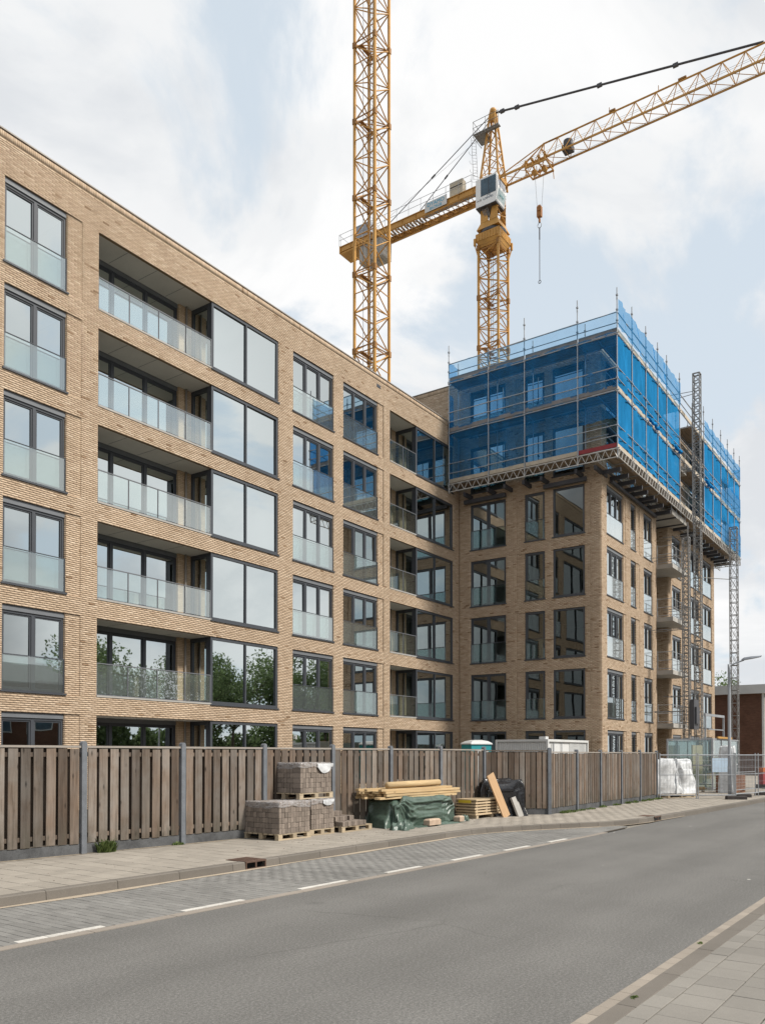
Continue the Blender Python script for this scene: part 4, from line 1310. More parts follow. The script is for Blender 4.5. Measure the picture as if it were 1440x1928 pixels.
def fpane(za, zb):
    m = MB()
    def yz(z): return y0 + .05 - .17 * (ZC + 2.45 - z) / 1.25 if z > ZC + 1.2 else y0 - .12 + .2 * (ZC + 1.2 - z) / 1.08
    m.quad((x0 + .12, yz(za) - .012, za), (x1 - .12, yz(za) - .012, za), (x1 - .12, yz(zb) - .012, zb), (x0 + .12, yz(zb) - .012, zb))
    return m
fpane(ZC + 1.35, ZC + 2.3).build('cab_window', M['cabinet'], cab); fpane(ZC + .3, ZC + 1.1).build('cab_window', M['cageglass'], cab)
MB().box(x0, x1, y0 + .1, y1, ZC - .06, ZC - .004).build('cab_floor', M['steel_dark'], cab)
def lettering(name, txt, size, loc, rot, mat, parent, ext=.004):
    cu = bpy.data.curves.new(name, 'FONT')
    cu.body = txt; cu.size = size; cu.extrude = ext; cu.align_x = 'CENTER'; cu.align_y = 'CENTER'
    cu.materials.append(mat)
    tmp = bpy.data.objects.new('tmp', cu)
    me = bpy.data.meshes.new_from_object(tmp)
    bpy.data.objects.remove(tmp)
    o = bpy.data.objects.new(name, me); COL.objects.link(o)
    o.location = loc; o.rotation_euler = rot; o.parent = parent
    return o
RB = (PI / 2, 0, -PI / 2)       # reads from the -X side
lettering('lettering', 'LOENPES', .24, (x0 - .008, -.15, ZC + .55), RB, M['inkblue'], cab)
lettering('lettering', 'ATME', .14, (x0 - .008, -.2, ZC + .76), RB, M['inkblue'], cab)
lettering('lettering', 'A18', .26, (x0 - .008, .72, ZC + .55), RB, M['steel_dark'], cab)
lettering('lettering', 'Sprae', .34, (-.45, y0 - .06, ZC + .72), (PI / 2 - .18, 0, 0), M['teal'], cab)
# tower head
ZJ = 51.6        # lower chords of the jib
ZA = 58.0        # apex
m = MB()
for sx in (-1, 1):
    for sy in (-1, 1):
        m.beam((sx * .85, sy * .95, ZM + 5.2), (sx * .16, sy * .22, ZA), .14, .14)
for k in range(6):
    f0, f1 = k / 6, (k + 1) / 6
    def P(sx, sy, f): return (sx * (.85 + (.16 - .85) * f), sy * (.95 + (.22 - .95) * f), ZM + 5.2 + (ZA - ZM - 5.2) * f)
    for (a, b_) in (((-1, -1), (-1, 1)), ((1, -1), (1, 1)), ((-1, -1), (1, -1)), ((-1, 1), (1, 1))):
        m.bar(P(*a, f0), P(*b_, f1), .035, 5).bar(P(*b_, f0), P(*a, f1), .035, 5)
m.box(-.2, .2, -.28, .28, ZA - .6, ZA + .12)
m.lathe([(.26, ZA + .1), (.3, ZA + .25), (.26, ZA + .4)], 14)
m.build('tower_head', M['crane'], c2)
m = MB()
zp = ZA - 1.75
m.box(-.9, .7, .35, 1.5, zp - .05, zp).box(-.9, -.4, -.95, .35, zp - .05, zp)
for x_, y_ in ((-.9, -.95), (-.9, .3), (-.9, 1.5), (.7, 1.5), (-.1, 1.5)): m.bar((x_, y_, zp - .25), (x_, y_, zp + 1.1), .022, 5)
for dz in (-.25, .55, 1.1): m.path([(-.9, -.95, zp + dz), (-.9, 1.5, zp + dz), (.7, 1.5, zp + dz)], .022, 5)
for k in range(8): m.bar((-.9, -.95 + k * .3, zp - .25), (-.9, -.65 + k * .3, zp), .02, 5)
m.build('head_platform', M['galv_dull'], c2)
lm = link('ladder', ladder_mesh(4.2), c2, (-.7, 1.35, ZM + 6.3)); lm.rotation_euler = (.14, 0, 2.4)
# jib: one top chord, two lower chords, towards the street
JW, JH = .65, 1.7
PANEL = 1.62
m = MB()
for x_ in (-JW, JW): m.beam((x_, 0, 0), (x_, -PANEL * 4, 0), .11, .13)
m.bar((0, 0, JH), (0, -PANEL * 4, JH), .07, 7)
for k in range(4):
    a, b, c = -PANEL * k, -PANEL * (k + .5), -PANEL * (k + 1)
    for x_ in (-JW, JW): m.bar((x_, a, 0), (0, b, JH), .032, 5).bar((0, b, JH), (x_, c, 0), .032, 5)
    m.bar((-JW, a, 0), (JW, a, 0), .03, 5).bar((-JW, a, 0), (JW, c, 0), .025, 5)
jm = m.mesh('jib_section', M['crane'])
y = -5.2
while y > -42:
    link('jib_section', jm, c2, (0, y, ZJ)); y -= PANEL * 4
m = MB()      # root section, tapering to the tower
for x_ in (-JW, JW):
    m.beam((x_, -.9, ZJ), (x_, -5.2, ZJ), .12, .14)
    m.bar((x_, -.95, ZJ + .1), (0, -4.7, ZJ + JH), .045, 6).bar((x_, -2.8, ZJ), (0, -4.75, ZJ + JH), .035, 5).bar((x_, -4.4, ZJ), (0, -4.8, ZJ + JH), .035, 5)
for k in range(3): m.bar((-JW, -1.3 - k * 1.3, ZJ), (JW, -2.6 - k * 1.3, ZJ), .025, 5).bar((JW, -1.3 - k * 1.3, ZJ), (-JW, -2.6 - k * 1.3, ZJ), .025, 5)
m.bar((0, -4.7, ZJ + JH), (0, -6.0, ZJ + JH), .07, 7)
m.box(-.78, .78, -1.05, -.75, ZJ - .15, ZJ + .2)
m.build('jib_root', M['crane'], c2)
m = MB().bar((0, -.2, ZA + .0), (0, -21.8, ZJ + JH + .1), .085, 8)
for yy in (-.9, -2.3, -9.6, -15.6):
    f = (yy + .2) / -21.6; z_ = ZA + (ZJ + JH + .1 - ZA) * f
    m.box(-.115, .115, yy - .2, yy + .2, z_ - .125, z_ + .115)
m.build('tie_bar', M['steel_dark'], c2)
m = MB()
for x_, z_ in ((.25, JH * .62), (-.2, JH * .5), (0, JH * .35), (.3, -.1)): m.bar((x_, -2.0, ZJ + z_), (x_, -42, ZJ + z_), .012, 4)
m.bar((0, -4.6, ZJ - .4), (0, -42, ZJ - .55), .012, 4)
m.build('trolley_rope', M['galv_dull'], c2)
MB().box(-.4, .4, -7.3, -6.5, ZJ + .12, ZJ + .55).lathe([(.38, ZJ + .5), (.38, ZJ + 1.0), (.2, ZJ + 1.12)], 14, (0, -6.9)).build('winch', M['steel_dark'], c2)
MB().box(-.1, .1, -10.9, -10.4, ZJ + JH + .05, ZJ + JH + .2).bar((0, -10.4, ZJ + JH), (0, -10.4, ZJ + JH + .5), .03).bar((.0, -14.3, ZJ + JH), (0, -14.3, ZJ + JH + .45), .03).box(-.1, .1, -16.4, -15.8, ZJ + JH + .05, ZJ + JH + .2).build('jib_fitting', M['crane_dark'], c2)
# trolley and hook
TY = -4.35
m = MB()
for x_ in (-.8, .8):
    m.beam((x_, TY - .95, ZJ - .32), (x_, TY + .95, ZJ - .32), .1, .14)
    for y_ in (-.85, -.3, .3, .85): m.beam((x_, TY + y_, ZJ - .4), (x_, TY + y_, ZJ + .28), .08, .08).bar((x_ - .12, TY + y_, ZJ + .14), (x_ + .12, TY + y_, ZJ + .14), .11, 9)
for y_ in (-.95, -.3, .3, .95): m.beam((-.8, TY + y_, ZJ - .36), (.8, TY + y_, ZJ - .36), .08, .1)
for x_, y_ in ((-.8, .9), (-.6, .2), (-.5, .05), (.8, -.9)): m.bar((x_, TY + y_, ZJ - .3), (x_ + .05, TY + y_ - .05, ZJ - 1.0), .035, 5)
for y_ in (-.45, .45): m.bar((-.2, TY + y_, ZJ - .45), (.2, TY + y_, ZJ - .45), .2, 12)
m.path([(-.8, TY - .9, ZJ + .3), (-.8, TY - .5, ZJ + .75), (.0, TY - .4, ZJ + .85), (.8, TY - .5, ZJ + .75), (.8, TY - .9, ZJ + .3)], .04)
m.build('trolley', M['crane'], c2)
hb = MB()
ZH = 47.7
hb.box(-.16, .16, -.19, .19, ZH - .5, ZH + .36)
frustum(hb, .16, .1, ZH + .36, ZH + .5)
hb2 = MB()
for v_ in hb.v: hb2.v.append((v_[0], v_[1] + TY, v_[2]))
hb2.f = hb.f
hb2.bar((-.22, TY, ZH + .1), (.22, TY, ZH + .1), .16, 12).bar((0, TY, ZH - .65), (0, TY, ZH - .95), .09, 8)
hook = hb2.build('hook_block', plain('rusty_orange_block', (0.30, 0.13, 0.04), 0.3, 4, 0.7), c2)
m = MB()
for y_ in (-.42, .42): m.bar((0, TY + y_, ZJ - .4), (0, TY + y_ * .5, ZH + .4), .014, 4)
m.build('hoist_rope', M['galv_dull'], hook)
m = MB()
pts = [(0, TY + .17 * math.sin(t), ZH - 1.2 - .22 * math.cos(t)) for t in np.linspace(0, 2 * PI, 13)]
m.path(pts, .03, 5)
m.build('shackle', M['galv'], hook)
m = MB().bar((0, TY, ZH - 1.4), (0, TY, 41.8), .032, 6).bar((0, TY, ZH - 1.4), (0, TY, ZH - 2.4), .055, 6)
for t0, t1 in zip(np.linspace(0, 2 * PI, 13), np.linspace(0, 2 * PI, 13)[1:]):
    m.bar((0, TY + .11 * math.sin(t0), 41.68 - .13 * math.cos(t0)), (0, TY + .11 * math.sin(t1), 41.68 - .13 * math.cos(t1)), .03, 5)
m.build('hook_chain', M['steel_dark'], hook)
# counter-jib
CJ = 16.2
m = MB()
for x_ in (-.82, .82):
    m.box(x_ - .10, x_ + .10, .8, CJ, ZJ - .06, ZJ); m.box(x_ - .10, x_ + .10, .8, CJ, ZJ - .56, ZJ - .5); m.box(x_ - .02, x_ + .02, .8, CJ, ZJ - .5, ZJ - .06)
    for k in range(10): m.box(x_ - .09, x_ + .09, 1.5 + k * 1.5, 1.54 + k * 1.5, ZJ - .5, ZJ - .06)
for k in range(15):
    a = 1.0 + k
    m.bar((-.8, a, ZJ - .45), (.8, a + 1, ZJ - .45), .035, 5).bar((.8, a, ZJ - .45), (-.8, a + 1, ZJ - .45), .035, 5).bar((-.8, a, ZJ - .45), (.8, a, ZJ - .45), .03, 5)
m.box(-.95, .95, CJ, CJ + .12, ZJ - .7, ZJ + .02)
m.box(-.85, .85, 12.6, CJ, ZJ - .75, ZJ - .58)
m.build('counter_jib', M['crane'], c2)
m = MB()
for k in range(26): m.box(-.7, .7, 7.2 + k * .34, 7.4 + k * .34, ZJ + .0, ZJ + .04)
m.box(-.35, .35, 1.0, 7.2, ZJ + .0, ZJ + .03)
for x_ in (-.98, .98):
    for k in range(12):
        y_ = 1.6 + k * 1.32
        m.bar((x_, y_, ZJ - .1), (x_, y_, ZJ + 1.1), .022, 5)
    for z_ in (.55, 1.1): m.bar((x_, 1.6, ZJ + z_), (x_, CJ + .1, ZJ + z_), .02, 5)
m.path([(-.98, CJ + .1, ZJ + 1.1), (.98, CJ + .1, ZJ + 1.1)], .02, 5).bar((-.98, CJ + .1, ZJ), (-.98, CJ + .1, ZJ + 1.1), .022, 5).bar((.98, CJ + .1, ZJ), (.98, CJ + .1, ZJ + 1.1), .022, 5)
m.path([(-.98, 1.6, ZJ + 1.1), (-.2, 1.2, ZJ + 1.1), (.98, 1.6, ZJ + 1.1)], .02, 5)
m.build('walkway_railing', M['galv'], c2)
MB().box(-.6, .6, 12.9, 14.7, ZJ + .06, ZJ + 1.5).build('electric_cabinet', M['cabinet'], c2)
bb = MB().box(-.85, -.2, 2.6, 3.9, ZJ + .05, ZJ + 1.3).build('control_cabinet', M['beige'], c2)
MB().box(-.88, -.852, 2.62, 3.88, ZJ + .78, ZJ + .86).build('cabinet_label', M['steel_dark'], bb)
for k in range(6):
    MB().box(-.75, .75, 11.3 + k * .46, 11.3 + k * .46 + .42, ZJ - 2.4, ZJ - .6).build('counterweight', M['counter'], c2)
sg = MB().box(-1.04, -1.01, 4.1, 6.4, ZJ - .52, ZJ + .35).build('sign_board', M['white'], c2)
lettering('lettering', 'DYAMO', .50, (-1.05, 5.25, ZJ + .06), RB, M['cyan'], sg)
lettering('lettering', 'BATRUB', .34, (-1.05, 5.25, ZJ - .33), RB, M['cyan'], sg)
m = MB()
for x_ in (-.55, .55):
    m.bar((x_ * .3, .2, ZA - .2), (x_, 11.2 if x_ < 0 else 9.4, ZJ + .1), .035, 6)
    m.bar(Vector((x_ * .3, .2, ZA - .2)).lerp(Vector((x_, 11.2 if x_ < 0 else 9.4, ZJ + .1)), .5), Vector((x_ * .3, .2, ZA - .2)).lerp(Vector((x_, 11.2 if x_ < 0 else 9.4, ZJ + .1)), .535), .075, 6)
m.bar((0, .8, ZA - 1.4), (0, 15, ZJ + .1), .012, 4)
m.build('stay_cable', M['steel_dark'], c2)

# ------------------------------------------------------------------ board-on-board fence
def fence_run(label, p, q, panels, pitch, fb, group=None, ztop=1.93, first_post=True, last_post=True, mats=('fence', 'fence2'), gap_post=.05):
    p, q = Vector((*p, 0)), Vector((*q, 0))
    L = (q - p).length; a = math.atan2(q.y - p.y, q.x - p.x)
    t = thing('wooden_fence', label, 'fence', (p.x, p.y, PZ), a, group)
    H = ztop - PZ
    key = ('plank', round(fb, 3), round(H, 2))
    pm = {}
    for mt in mats:
        pm[mt] = MB().box(-fb / 2, fb / 2, -.009, .009, .17, H - .05).mesh('plank', M[mt])
    postm = MB().box(-.045, .045, -.045, .05, -.1, H + .02)
    pr = [(.045 * math.cos(t_), .05 * math.sin(t_)) for t_ in np.linspace(0, PI, 7)]
    b = len(postm.v)
    for y_ in (-.045, .05):
        for x_, z_ in pr: postm.v.append((x_, y_, H + .02 + z_))
    for i in range(6): postm.f.append((b + i, b + i + 1, b + 8 + i, b + 7 + i))
    postm.f.append(tuple(b + i for i in range(7))); postm.f.append(tuple(b + 7 + i for i in reversed(range(7))))
    pmesh = postm.mesh('post', M['post'])
    xs_ = [L * i / panels for i in range(panels + 1)]
    for i, x in enumerate(xs_):
        if (i == 0 and not first_post) or (i == panels and not last_post): continue
        link('post', pmesh, t, (x, -.012, random.uniform(-.01, .01)))
    for x0, x1 in zip(xs_, xs_[1:]):
        w = x1 - x0
        MB().box(x0 + .04, x1 - .04, -.008, .035, -.05, .165).build('base_board', M['plinth'], t)
        MB().box(x0 + .03, x1 - .03, -.035, .055, H - .035, H).build('cap_rail', M['coping'] if mats[0] == 'fence' else M['fence'], t)
        for z_ in (.27, H - .18): MB().box(x0 + .045, x1 - .045, .0, .038, z_, z_ + .07).build('rail', M['fence2'], t)
        n = int((w - .14) / pitch + .5)
        pt = (w - .11) / n
        for k in range(n):
            c = x0 + .055 + pt * (k + .5)
            mt = mats[0] if random.random() < .62 else mats[1]
            link('plank', pm[mt], t, (c + random.gauss(0, .003), -.012, random.gauss(0, .006)), rot=(0, random.gauss(0, .002), random.gauss(0, .02)))
            if k < n - 1: link('plank', pm[mats[1]], t, (c + pt / 2, .066, random.gauss(0, .006)), rot=(0, random.gauss(0, .002), 0))
    return t
FP = [(8.35 - 2 * 1.975, fence_y(8.35 - 2 * 1.975))]
LEFT0, LEFT1 = 8.35 - 1.97 * 2, 19.77
fence_run('weathered board-on-board wooden fence in front of the long wing, behind the paver stacks', (LEFT0, fence_y(LEFT0)), (LEFT1, fence_y(LEFT1)), 8, .192, .152, 'wooden fence round the building site', 1.90)
fence_run('short side of the wooden fence with flush boards, behind the black sheeting and leaning boards', (19.77, fence_y(19.77)), (20.99, 9.10), 1, .15, .132, 'wooden fence round the building site', 1.88, False, True, ('fence2', 'fence'))
fence_run('brown narrow-boarded wooden fence along the street with the white container behind it', (20.99, 9.10), (30.55, 9.03), 5, .165, .132, 'wooden fence round the building site', 1.84, False, True, ('fence', 'fence2'))

# ------------------------------------------------------------------ weeds along the fence foot
def weed(label, x, y, n, r, h, group=None):
    V, Q, T = [], [], []
    for _ in range(n):
        a = random.uniform(0, 2 * PI); rr = r * math.sqrt(random.random())
        bx, by = rr * math.cos(a), rr * math.sin(a) * .5
        hh = h * random.uniform(.35, 1) * (1 - .5 * rr / r); lean = random.uniform(0, 2 * PI); lw = random.uniform(.004, .012)
        tx, ty = bx + hh * .6 * math.cos(lean), by + hh * .6 * math.sin(lean)
        d = Vector((-math.sin(lean), math.cos(lean))) * lw
        b = len(V)
        mx_, my_ = (bx * .5 + tx * .5), (by * .5 + ty * .5)
        V += [(bx - d.x, by - d.y, 0), (bx + d.x, by + d.y, 0), (mx_ + d.x * 1.4, my_ + d.y * 1.4, hh * .65), (mx_ - d.x * 1.4, my_ - d.y * 1.4, hh * .65)]
        V += [(tx - d.x * .3, ty - d.y * .3, hh), (tx + d.x * .3, ty + d.y * .3, hh)]
        Q += [(b, b + 1, b + 2, b + 3), (b + 3, b + 2, b + 5, b + 4)]
        v_ = random.random(); T += [v_, v_]
    o = link('weed_tuft', big_mesh('weed_tuft', V, Q, M['weed'], T), None, (x, y, PZ))
    return tag(o, label, 'weed', group)
weed('large green weed tuft at the foot of the fence just right of a post', 8.62, fence_y(8.62) - .10, 300, .17, .30)
weed('low green weed tuft at the fence foot beside the second post', 10.05, fence_y(10.05) - .06, 90, .12, .09)
GW = 'dry weeds along the foot of the street-side fence'
for i, x in enumerate((21.6, 22.3, 23.1, 23.9, 24.9, 26.1, 27.2, 27.9, 28.6, 29.3, 30.2, 30.7)):
    weed('low dry grass tuft at the foot of the street-side fence', x + random.uniform(-.2, .2), 9.06 - .1, random.randint(60, 160), random.uniform(.15, .35), random.uniform(.06, .13), GW)

# gritty sand at the plinth
g = MB()
for a, b in zip(np.arange(4.5, 19.5, .3), np.arange(4.8, 19.8, .3)):
    wa, wb = [.05 + .05 * math.sin(t_ * 3.1) * math.sin(t_ * 1.3) + .03 for t_ in (a, b)]
    g.quad((a, fence_y(a) - wa - .02, PZ + .004), (b, fence_y(b) - wb - .02, PZ + .004), (b, fence_y(b), PZ + .004), (a, fence_y(a), PZ + .004))
tag(g.build('grit', plain('grit', (0.24, 0.20, 0.15), .35, 14, .95)), kind='stuff')

# ------------------------------------------------------------------ paver stacks on pallets
def pallet(label, x, y, z, rz, w=1.0, d=.95, group='pallets of the paver stacks'):
    t = thing('pallet', label, 'pallet', (x, y, z), rz, group)
    for k in range(3):
        c = d * (k / 2); c = min(max(c, .05), d - .05)
        MB().box(0, w, c - .05, c + .05, 0, .02).build('bottom_board', M['pallet'], t)
        for j in range(3):
            cx_ = min(max(w * j / 2, .06), w - .06)
            MB().box(cx_ - .055, cx_ + .055, c - .047, c + .047, .02, .10).build('block', M['pallet'], t)
    for k in range(7):
        c = .06 + (d - .12) * k / 6
        MB().box(-.005, w + .005, c - .052, c + .052, .10, .122).build('top_board', M['pallet'], t)
    return t
_bx = MB().chamfer(-.0368, .0368, -.10, .10, 0, .096, .005).mesh('brick', M['stackbrick'])
def stack(label, x, y, z, rz, nx, ny, layers, wrap=True, group='stacks of paving bricks', flap=None):
    """bricks on edge: narrow sides outwards on both visible faces"""
    t = thing('paver_stack', label, 'paver stack', (x, y, z), rz, group)
    W_, D_ = nx * .08, .205 + ny * .08
    for k in range(layers):
        zz_ = k * .101
        for i in range(nx):
            link('brick', _bx, t, (.04 + i * .08, .102 + random.gauss(0, .003), zz_), rot=(0, 0, random.gauss(0, .008)))
        for j in range(ny):
            link('brick', _bx, t, (.102 + random.gauss(0, .003), .205 + .04 + j * .08, zz_), rot=(0, 0, PI / 2 + random.gauss(0, .008)))
            link('brick', _bx, t, (W_ - .102 + random.gauss(0, .003), .205 + .04 + j * .08, zz_), rot=(0, 0, PI / 2 + random.gauss(0, .008)))
    MB().box(.2, W_ - .2, .2, D_ - .01, 0, layers * .101 - .012).build('stack_core', M['stackbrick'], t)
    for i in range(max(0, nx - 5)):
        for j in range(max(1, int(ny * .08 / .205))):
            link('brick', _bx, t, (.245 + i * .08, .307 + j * .205, (layers - 1) * .101 + random.uniform(-.002, .002)))
    if wrap:
        m = MB(); e = .008; zt = layers * .101
        ring = []
        n = 44
        for i in range(n):
            f = i / n * 4; s = int(f); u = f - s
            p_ = [(-e + (W_ + 2 * e) * u, -e), (W_ + e, -e + (D_ + 2 * e) * u), (W_ + e - (W_ + 2 * e) * u, D_ + e), (-e, D_ + e - (D_ + 2 * e) * u)][s]
            ring.append(p_)
        b = 0
        lv = [zt + .006, zt - .05, zt - .11]
        for k, z_ in enumerate(lv):
            for i, (a, c) in enumerate(ring):
                dz = 0 if k == 0 else (.012 * math.sin(i * 1.3 + k) + (.02 * math.sin(i * .45) if k == 2 else 0))
                o_ = .006 * k * random.uniform(.2, 1.2)
                m.v.append((a + (o_ if a > W_ / 2 else -o_) * .6, c + (-o_ if c < D_ / 2 else o_) * .6, z_ + dz))
        for k in range(len(lv) - 1):
            for i in range(n):
                j = (i + 1) % n
                m.f.append((k * n + i, (k + 1) * n + i, (k + 1) * n + j, k * n + j))
        m.f.append(tuple(range(n)))
        m.build('wrap_film', M['wrap'], t, smooth=True)
    if flap:
        m = MB()
        for i in range(9):
            u = i / 8
            lo = layers * .101 - .09 - flap[2] * math.sin(PI * min(1, u * 1.15)) ** .7
            for z_, o_ in ((layers * .101 - .02, -.014), ((lo + layers * .101) / 2, -.030 - .01 * math.sin(i * 2)), (lo, -.022 - .014 * math.sin(i * 1.4))):
                m.v.append((flap[0] + (flap[1] - flap[0]) * u, o_, z_))
        for i in range(8):
            for k in range(2): m.f.append((i * 3 + k, i * 3 + k + 1, i * 3 + 3 + k + 1, i * 3 + 3 + k))
        m.build('film_flap', M['foil'], t, smooth=True)
    return t
pallet('pallet under the lower left stack of paving bricks', 11.58, 10.48, PZ, -.02, .93)
stack('lower left stack of greyish brown paving bricks under crinkled film', 11.60, 10.48, PZ + .124, -.02, 11, 9, 6)
pallet('pallet under the narrower lower right stack of paving bricks', 12.66, 10.60, PZ, -.02, .76)
stack('lower right stack of paving bricks with a white film flap, beside the bigger lower stack', 12.68, 10.60, PZ + .124, -.02, 9, 9, 6, True, 'stacks of paving bricks', (.35, .70, .05))
pallet('pale pallet lying on top of the two lower paver stacks', 12.40, 10.66, PZ + .74, -.02, 1.04, .9)
stack('topmost stack of paving bricks with loose white film at its corner', 12.42, 10.66, PZ + .866, -.02, 12, 8, 6, True, 'stacks of paving bricks', (.5, 1.0, .13))
pallet('half-empty pallet between the paver stacks and the green tarpaulin', 13.56, 10.50, PZ, -.02, 1.05, .9)
hs = thing('paver_stack', 'low remnant of paving bricks stepped on a half-empty pallet', 'paver stack', (13.58, 10.50, PZ + .124), -.02, 'stacks of paving bricks')
for k, (n, dpt) in enumerate(((10, 4), (8, 3), (6, 2))):
    for i in range(n):
        for j in range(dpt):
            if k == 1 and i == 5: continue
            link('brick', _bx, hs, (.05 + i * .08 + random.gauss(0, .002), .10 + (j + (4 - dpt)) * .205 + random.gauss(0, .003), k * .099), rot=(0, 0, random.gauss(0, .012)))
# ------------------------------------------------------------------ tarpaulin pile and timber
def drape(name, label, cat, loc, rz, L, D, H, mat, folds=9, amp=.05, nseg=120, nlev=22, skirt=.1, seed=1, sink=.12, swag=False):
    rr = random.Random(seed)
    ph = [rr.uniform(0, 6.28) for _ in range(8)]
    m = MB()
    for k in range(nlev + 1):
        f = k / nlev           # 0 bottom, 1 top rim
        for i in range(nseg):
            t_ = 2 * PI * i / nseg
            c, s = math.cos(t_), math.sin(t_)
            e = .30
            x_ = math.copysign(abs(c) ** e, c); y_ = math.copysign(abs(s) ** e, s)
            down = 1 - f
            fold = amp * (down * 1.2 + .12) * (2.2 * (1 - 2 * abs(math.sin(folds * .5 * t_ + ph[5] + 1.1 * math.sin(f * 2.4 + ph[7])))) * (.35 + .65 * down) + math.sin(folds * t_ + ph[0] + 2 * f) + .7 * math.sin(folds * 1.9 * t_ + ph[1] - 3 * f) + .5 * math.sin(folds * 3.3 * t_ + ph[2] + 4 * f) + .35 * rr.uniform(-1, 1) * .5)
            sw = .035 * math.sin(5 * t_ + 9 * f + ph[6])
            g_ = 1 + fold / max(D, .5) * 1.1 + skirt * down ** 3
            rim = 1 - .10 * max(0, (f - .82) / .18) ** 2
            z_ = H * f ** .9 - (sink * (.5 + .5 * math.sin(3 * t_ + ph[3])) * f if f > .7 else 0) + .03 * math.sin(7 * t_ + ph[4]) * f
            sg = 0.0
            if swag and s < .2:
                for xa, xb in ((-1.0, -.1), (-.45, .55), (.15, 1.0), (-.95, .9)):
                    if xa < x_ < xb:
                        q_ = 4 * (x_ - xa) * (xb - x_) / (xb - xa) ** 2
                        for dep in (.22, .46, .72, .95):
                            sg += .034 * math.exp(-((f - (1.0 - dep * q_)) / .045) ** 2) * min(1, q_ * 2.5)
            m.v.append((x_ * L / 2 * g_ * rim, y_ * D / 2 * (g_ + sw) * rim - sg, max(.004, z_)))
    for k in range(nlev):
        for i in range(nseg):
            j = (i + 1) % nseg
            m.f.append((k * nseg + i, k * nseg + j, (k + 1) * nseg + j, (k + 1) * nseg + i))
    # top closes in rings
    base = nlev * nseg
    rings = 7
    for r in range(1, rings + 1):
        q = 1 - r / rings
        for i in range(nseg):
            vx, vy, vz = m.v[base + i]
            zt = H * (.97 + .05 * math.sin(vx * 4 * q + ph[5]) * math.sin(vy * 6 * q + 1)) - sink * .3
            m.v.append((vx * q, vy * q, vz * q + zt * (1 - q) + .012 * rr.uniform(-1, 1)))
    b0 = base
    for r in range(rings):
        b1 = (nlev + 1) * nseg + r * nseg
        for i in range(nseg):
            j = (i + 1) % nseg
            m.f.append((b0 + i, b0 + j, b1 + j, b1 + i))
        b0 = b1
    return tag(m.build(name, mat, None, loc, rz, True), label, cat)
TRZ = -.05
drape('tarpaulin_pile', 'green tarpaulin draped over a low pile, the timber lying on it', 'tarpaulin', (16.22, 10.50, PZ), TRZ, 2.35, .95, .70, M['tarp'], 8, .022, 220, 40, .10, 3, .12, True)
# crumpled corner of the tarp and its front skirt
def crumple(name, label, cat, loc, rz, L, D, H, mat, seed, group=None, n=26, rough_=.5):
    rr = random.Random(seed); ph = [rr.uniform(0, 6.28) for _ in range(6)]
    m = MB(); nn = n
    for j in range(nn + 1):
        for i in range(nn + 1):
            u, v = i / nn * 2 - 1, j / nn * 2 - 1
            x_ = u * L / 2 * (1 + .10 * math.sin(5 * v + ph[2])); y_ = v * D / 2 * (1 + .12 * math.sin(6 * u + ph[3]))
            e = max(0, (1 - abs(u) ** 2.6)) * max(0, (1 - abs(v) ** 2.6))
            h_ = e ** .45 * (1 + rough_ * .5 * math.sin(6 * u + 3 * v + ph[0]) + rough_ * .4 * math.sin(9 * v - 5 * u + ph[1]) + rough_ * .35 * math.sin(15 * u + 11 * v + ph[4]) + rough_ * .2 * rr.uniform(-1, 1))
            m.v.append((x_, y_, max(0.002, H * .8 * h_)))
    for j in range(nn):
        for i in range(nn):
            a = j * (nn + 1) + i
            m.f.append((a, a + 1, a + nn + 2, a + nn + 1))
    return tag(m.build(name, mat, None, loc, rz, True), label, cat, group)
crumple('tarpaulin_end', 'crumpled loose end of green tarpaulin bunched on the pavement beside the half-empty pallet', 'tarpaulin', (14.98, 9.92, PZ), .3, .72, .40, .19, M['tarp'], 5)
crumple('tarpaulin_skirt', 'flat front hem of the green tarpaulin weighed down by two stones', 'tarpaulin', (16.45, 9.93, PZ), -.03, 2.0, .34, .045, M['tarp'], 8, None, 30, .7)
crumple('tarpaulin_end', 'small pointed scrap of dark green tarpaulin beside the stacked boards', 'tarpaulin', (17.85, 10.0, PZ), .5, .5, .24, .13, M['tarp'], 9)
def kerbblock(label, loc, rz, L, D, H):
    m = MB().chamfer(-L / 2, L / 2, -D / 2, D / 2, 0, H, .03)
    return tag(m.build('stone_block', plain('tan_stone', (.42, .32, .24), .2, 6, .9, .2, 0, 60, .3), None, loc, rz), label, 'stone block', 'stones holding down the tarpaulin')
kerbblock('longer tan stone block holding down the tarpaulin hem', (16.02, 9.80, PZ + .03), -.05, .46, .17, .14)
kerbblock('short rounded tan stone block at the right end of the tarpaulin hem', (17.28, 9.82, PZ + .03), .1, .26, .17, .13)
tp = thing('timber_pile', 'loose pile of fresh pale planks and battens lying on the green tarpaulin', 'timber', (16.25, 10.55, PZ + .645), TRZ)
planks = []
rr = random.Random(4)
for lay_, (n, zz_) in enumerate(((7, 0.0), (7, .06), (6, .12), (4, .175))):
    for k in range(n):
        L = rr.uniform(2.8, 3.4); w = rr.uniform(.08, .11)
        MB().box(-L / 2, L / 2, -w / 2, w / 2, 0, .045 + .01 * rr.random()).build('plank', M['timber'], tp, (rr.uniform(-.2, .18), -.42 + (k + .5) * .86 / n + .05 * lay_ * .5, zz_ + .004 * rr.random()), rr.gauss(0, .018))
MB().bar((-1.15, -.2, .30), (1.05, -.1, .31), .075, 12).build('plank', M['timber'], tp, smooth=True)

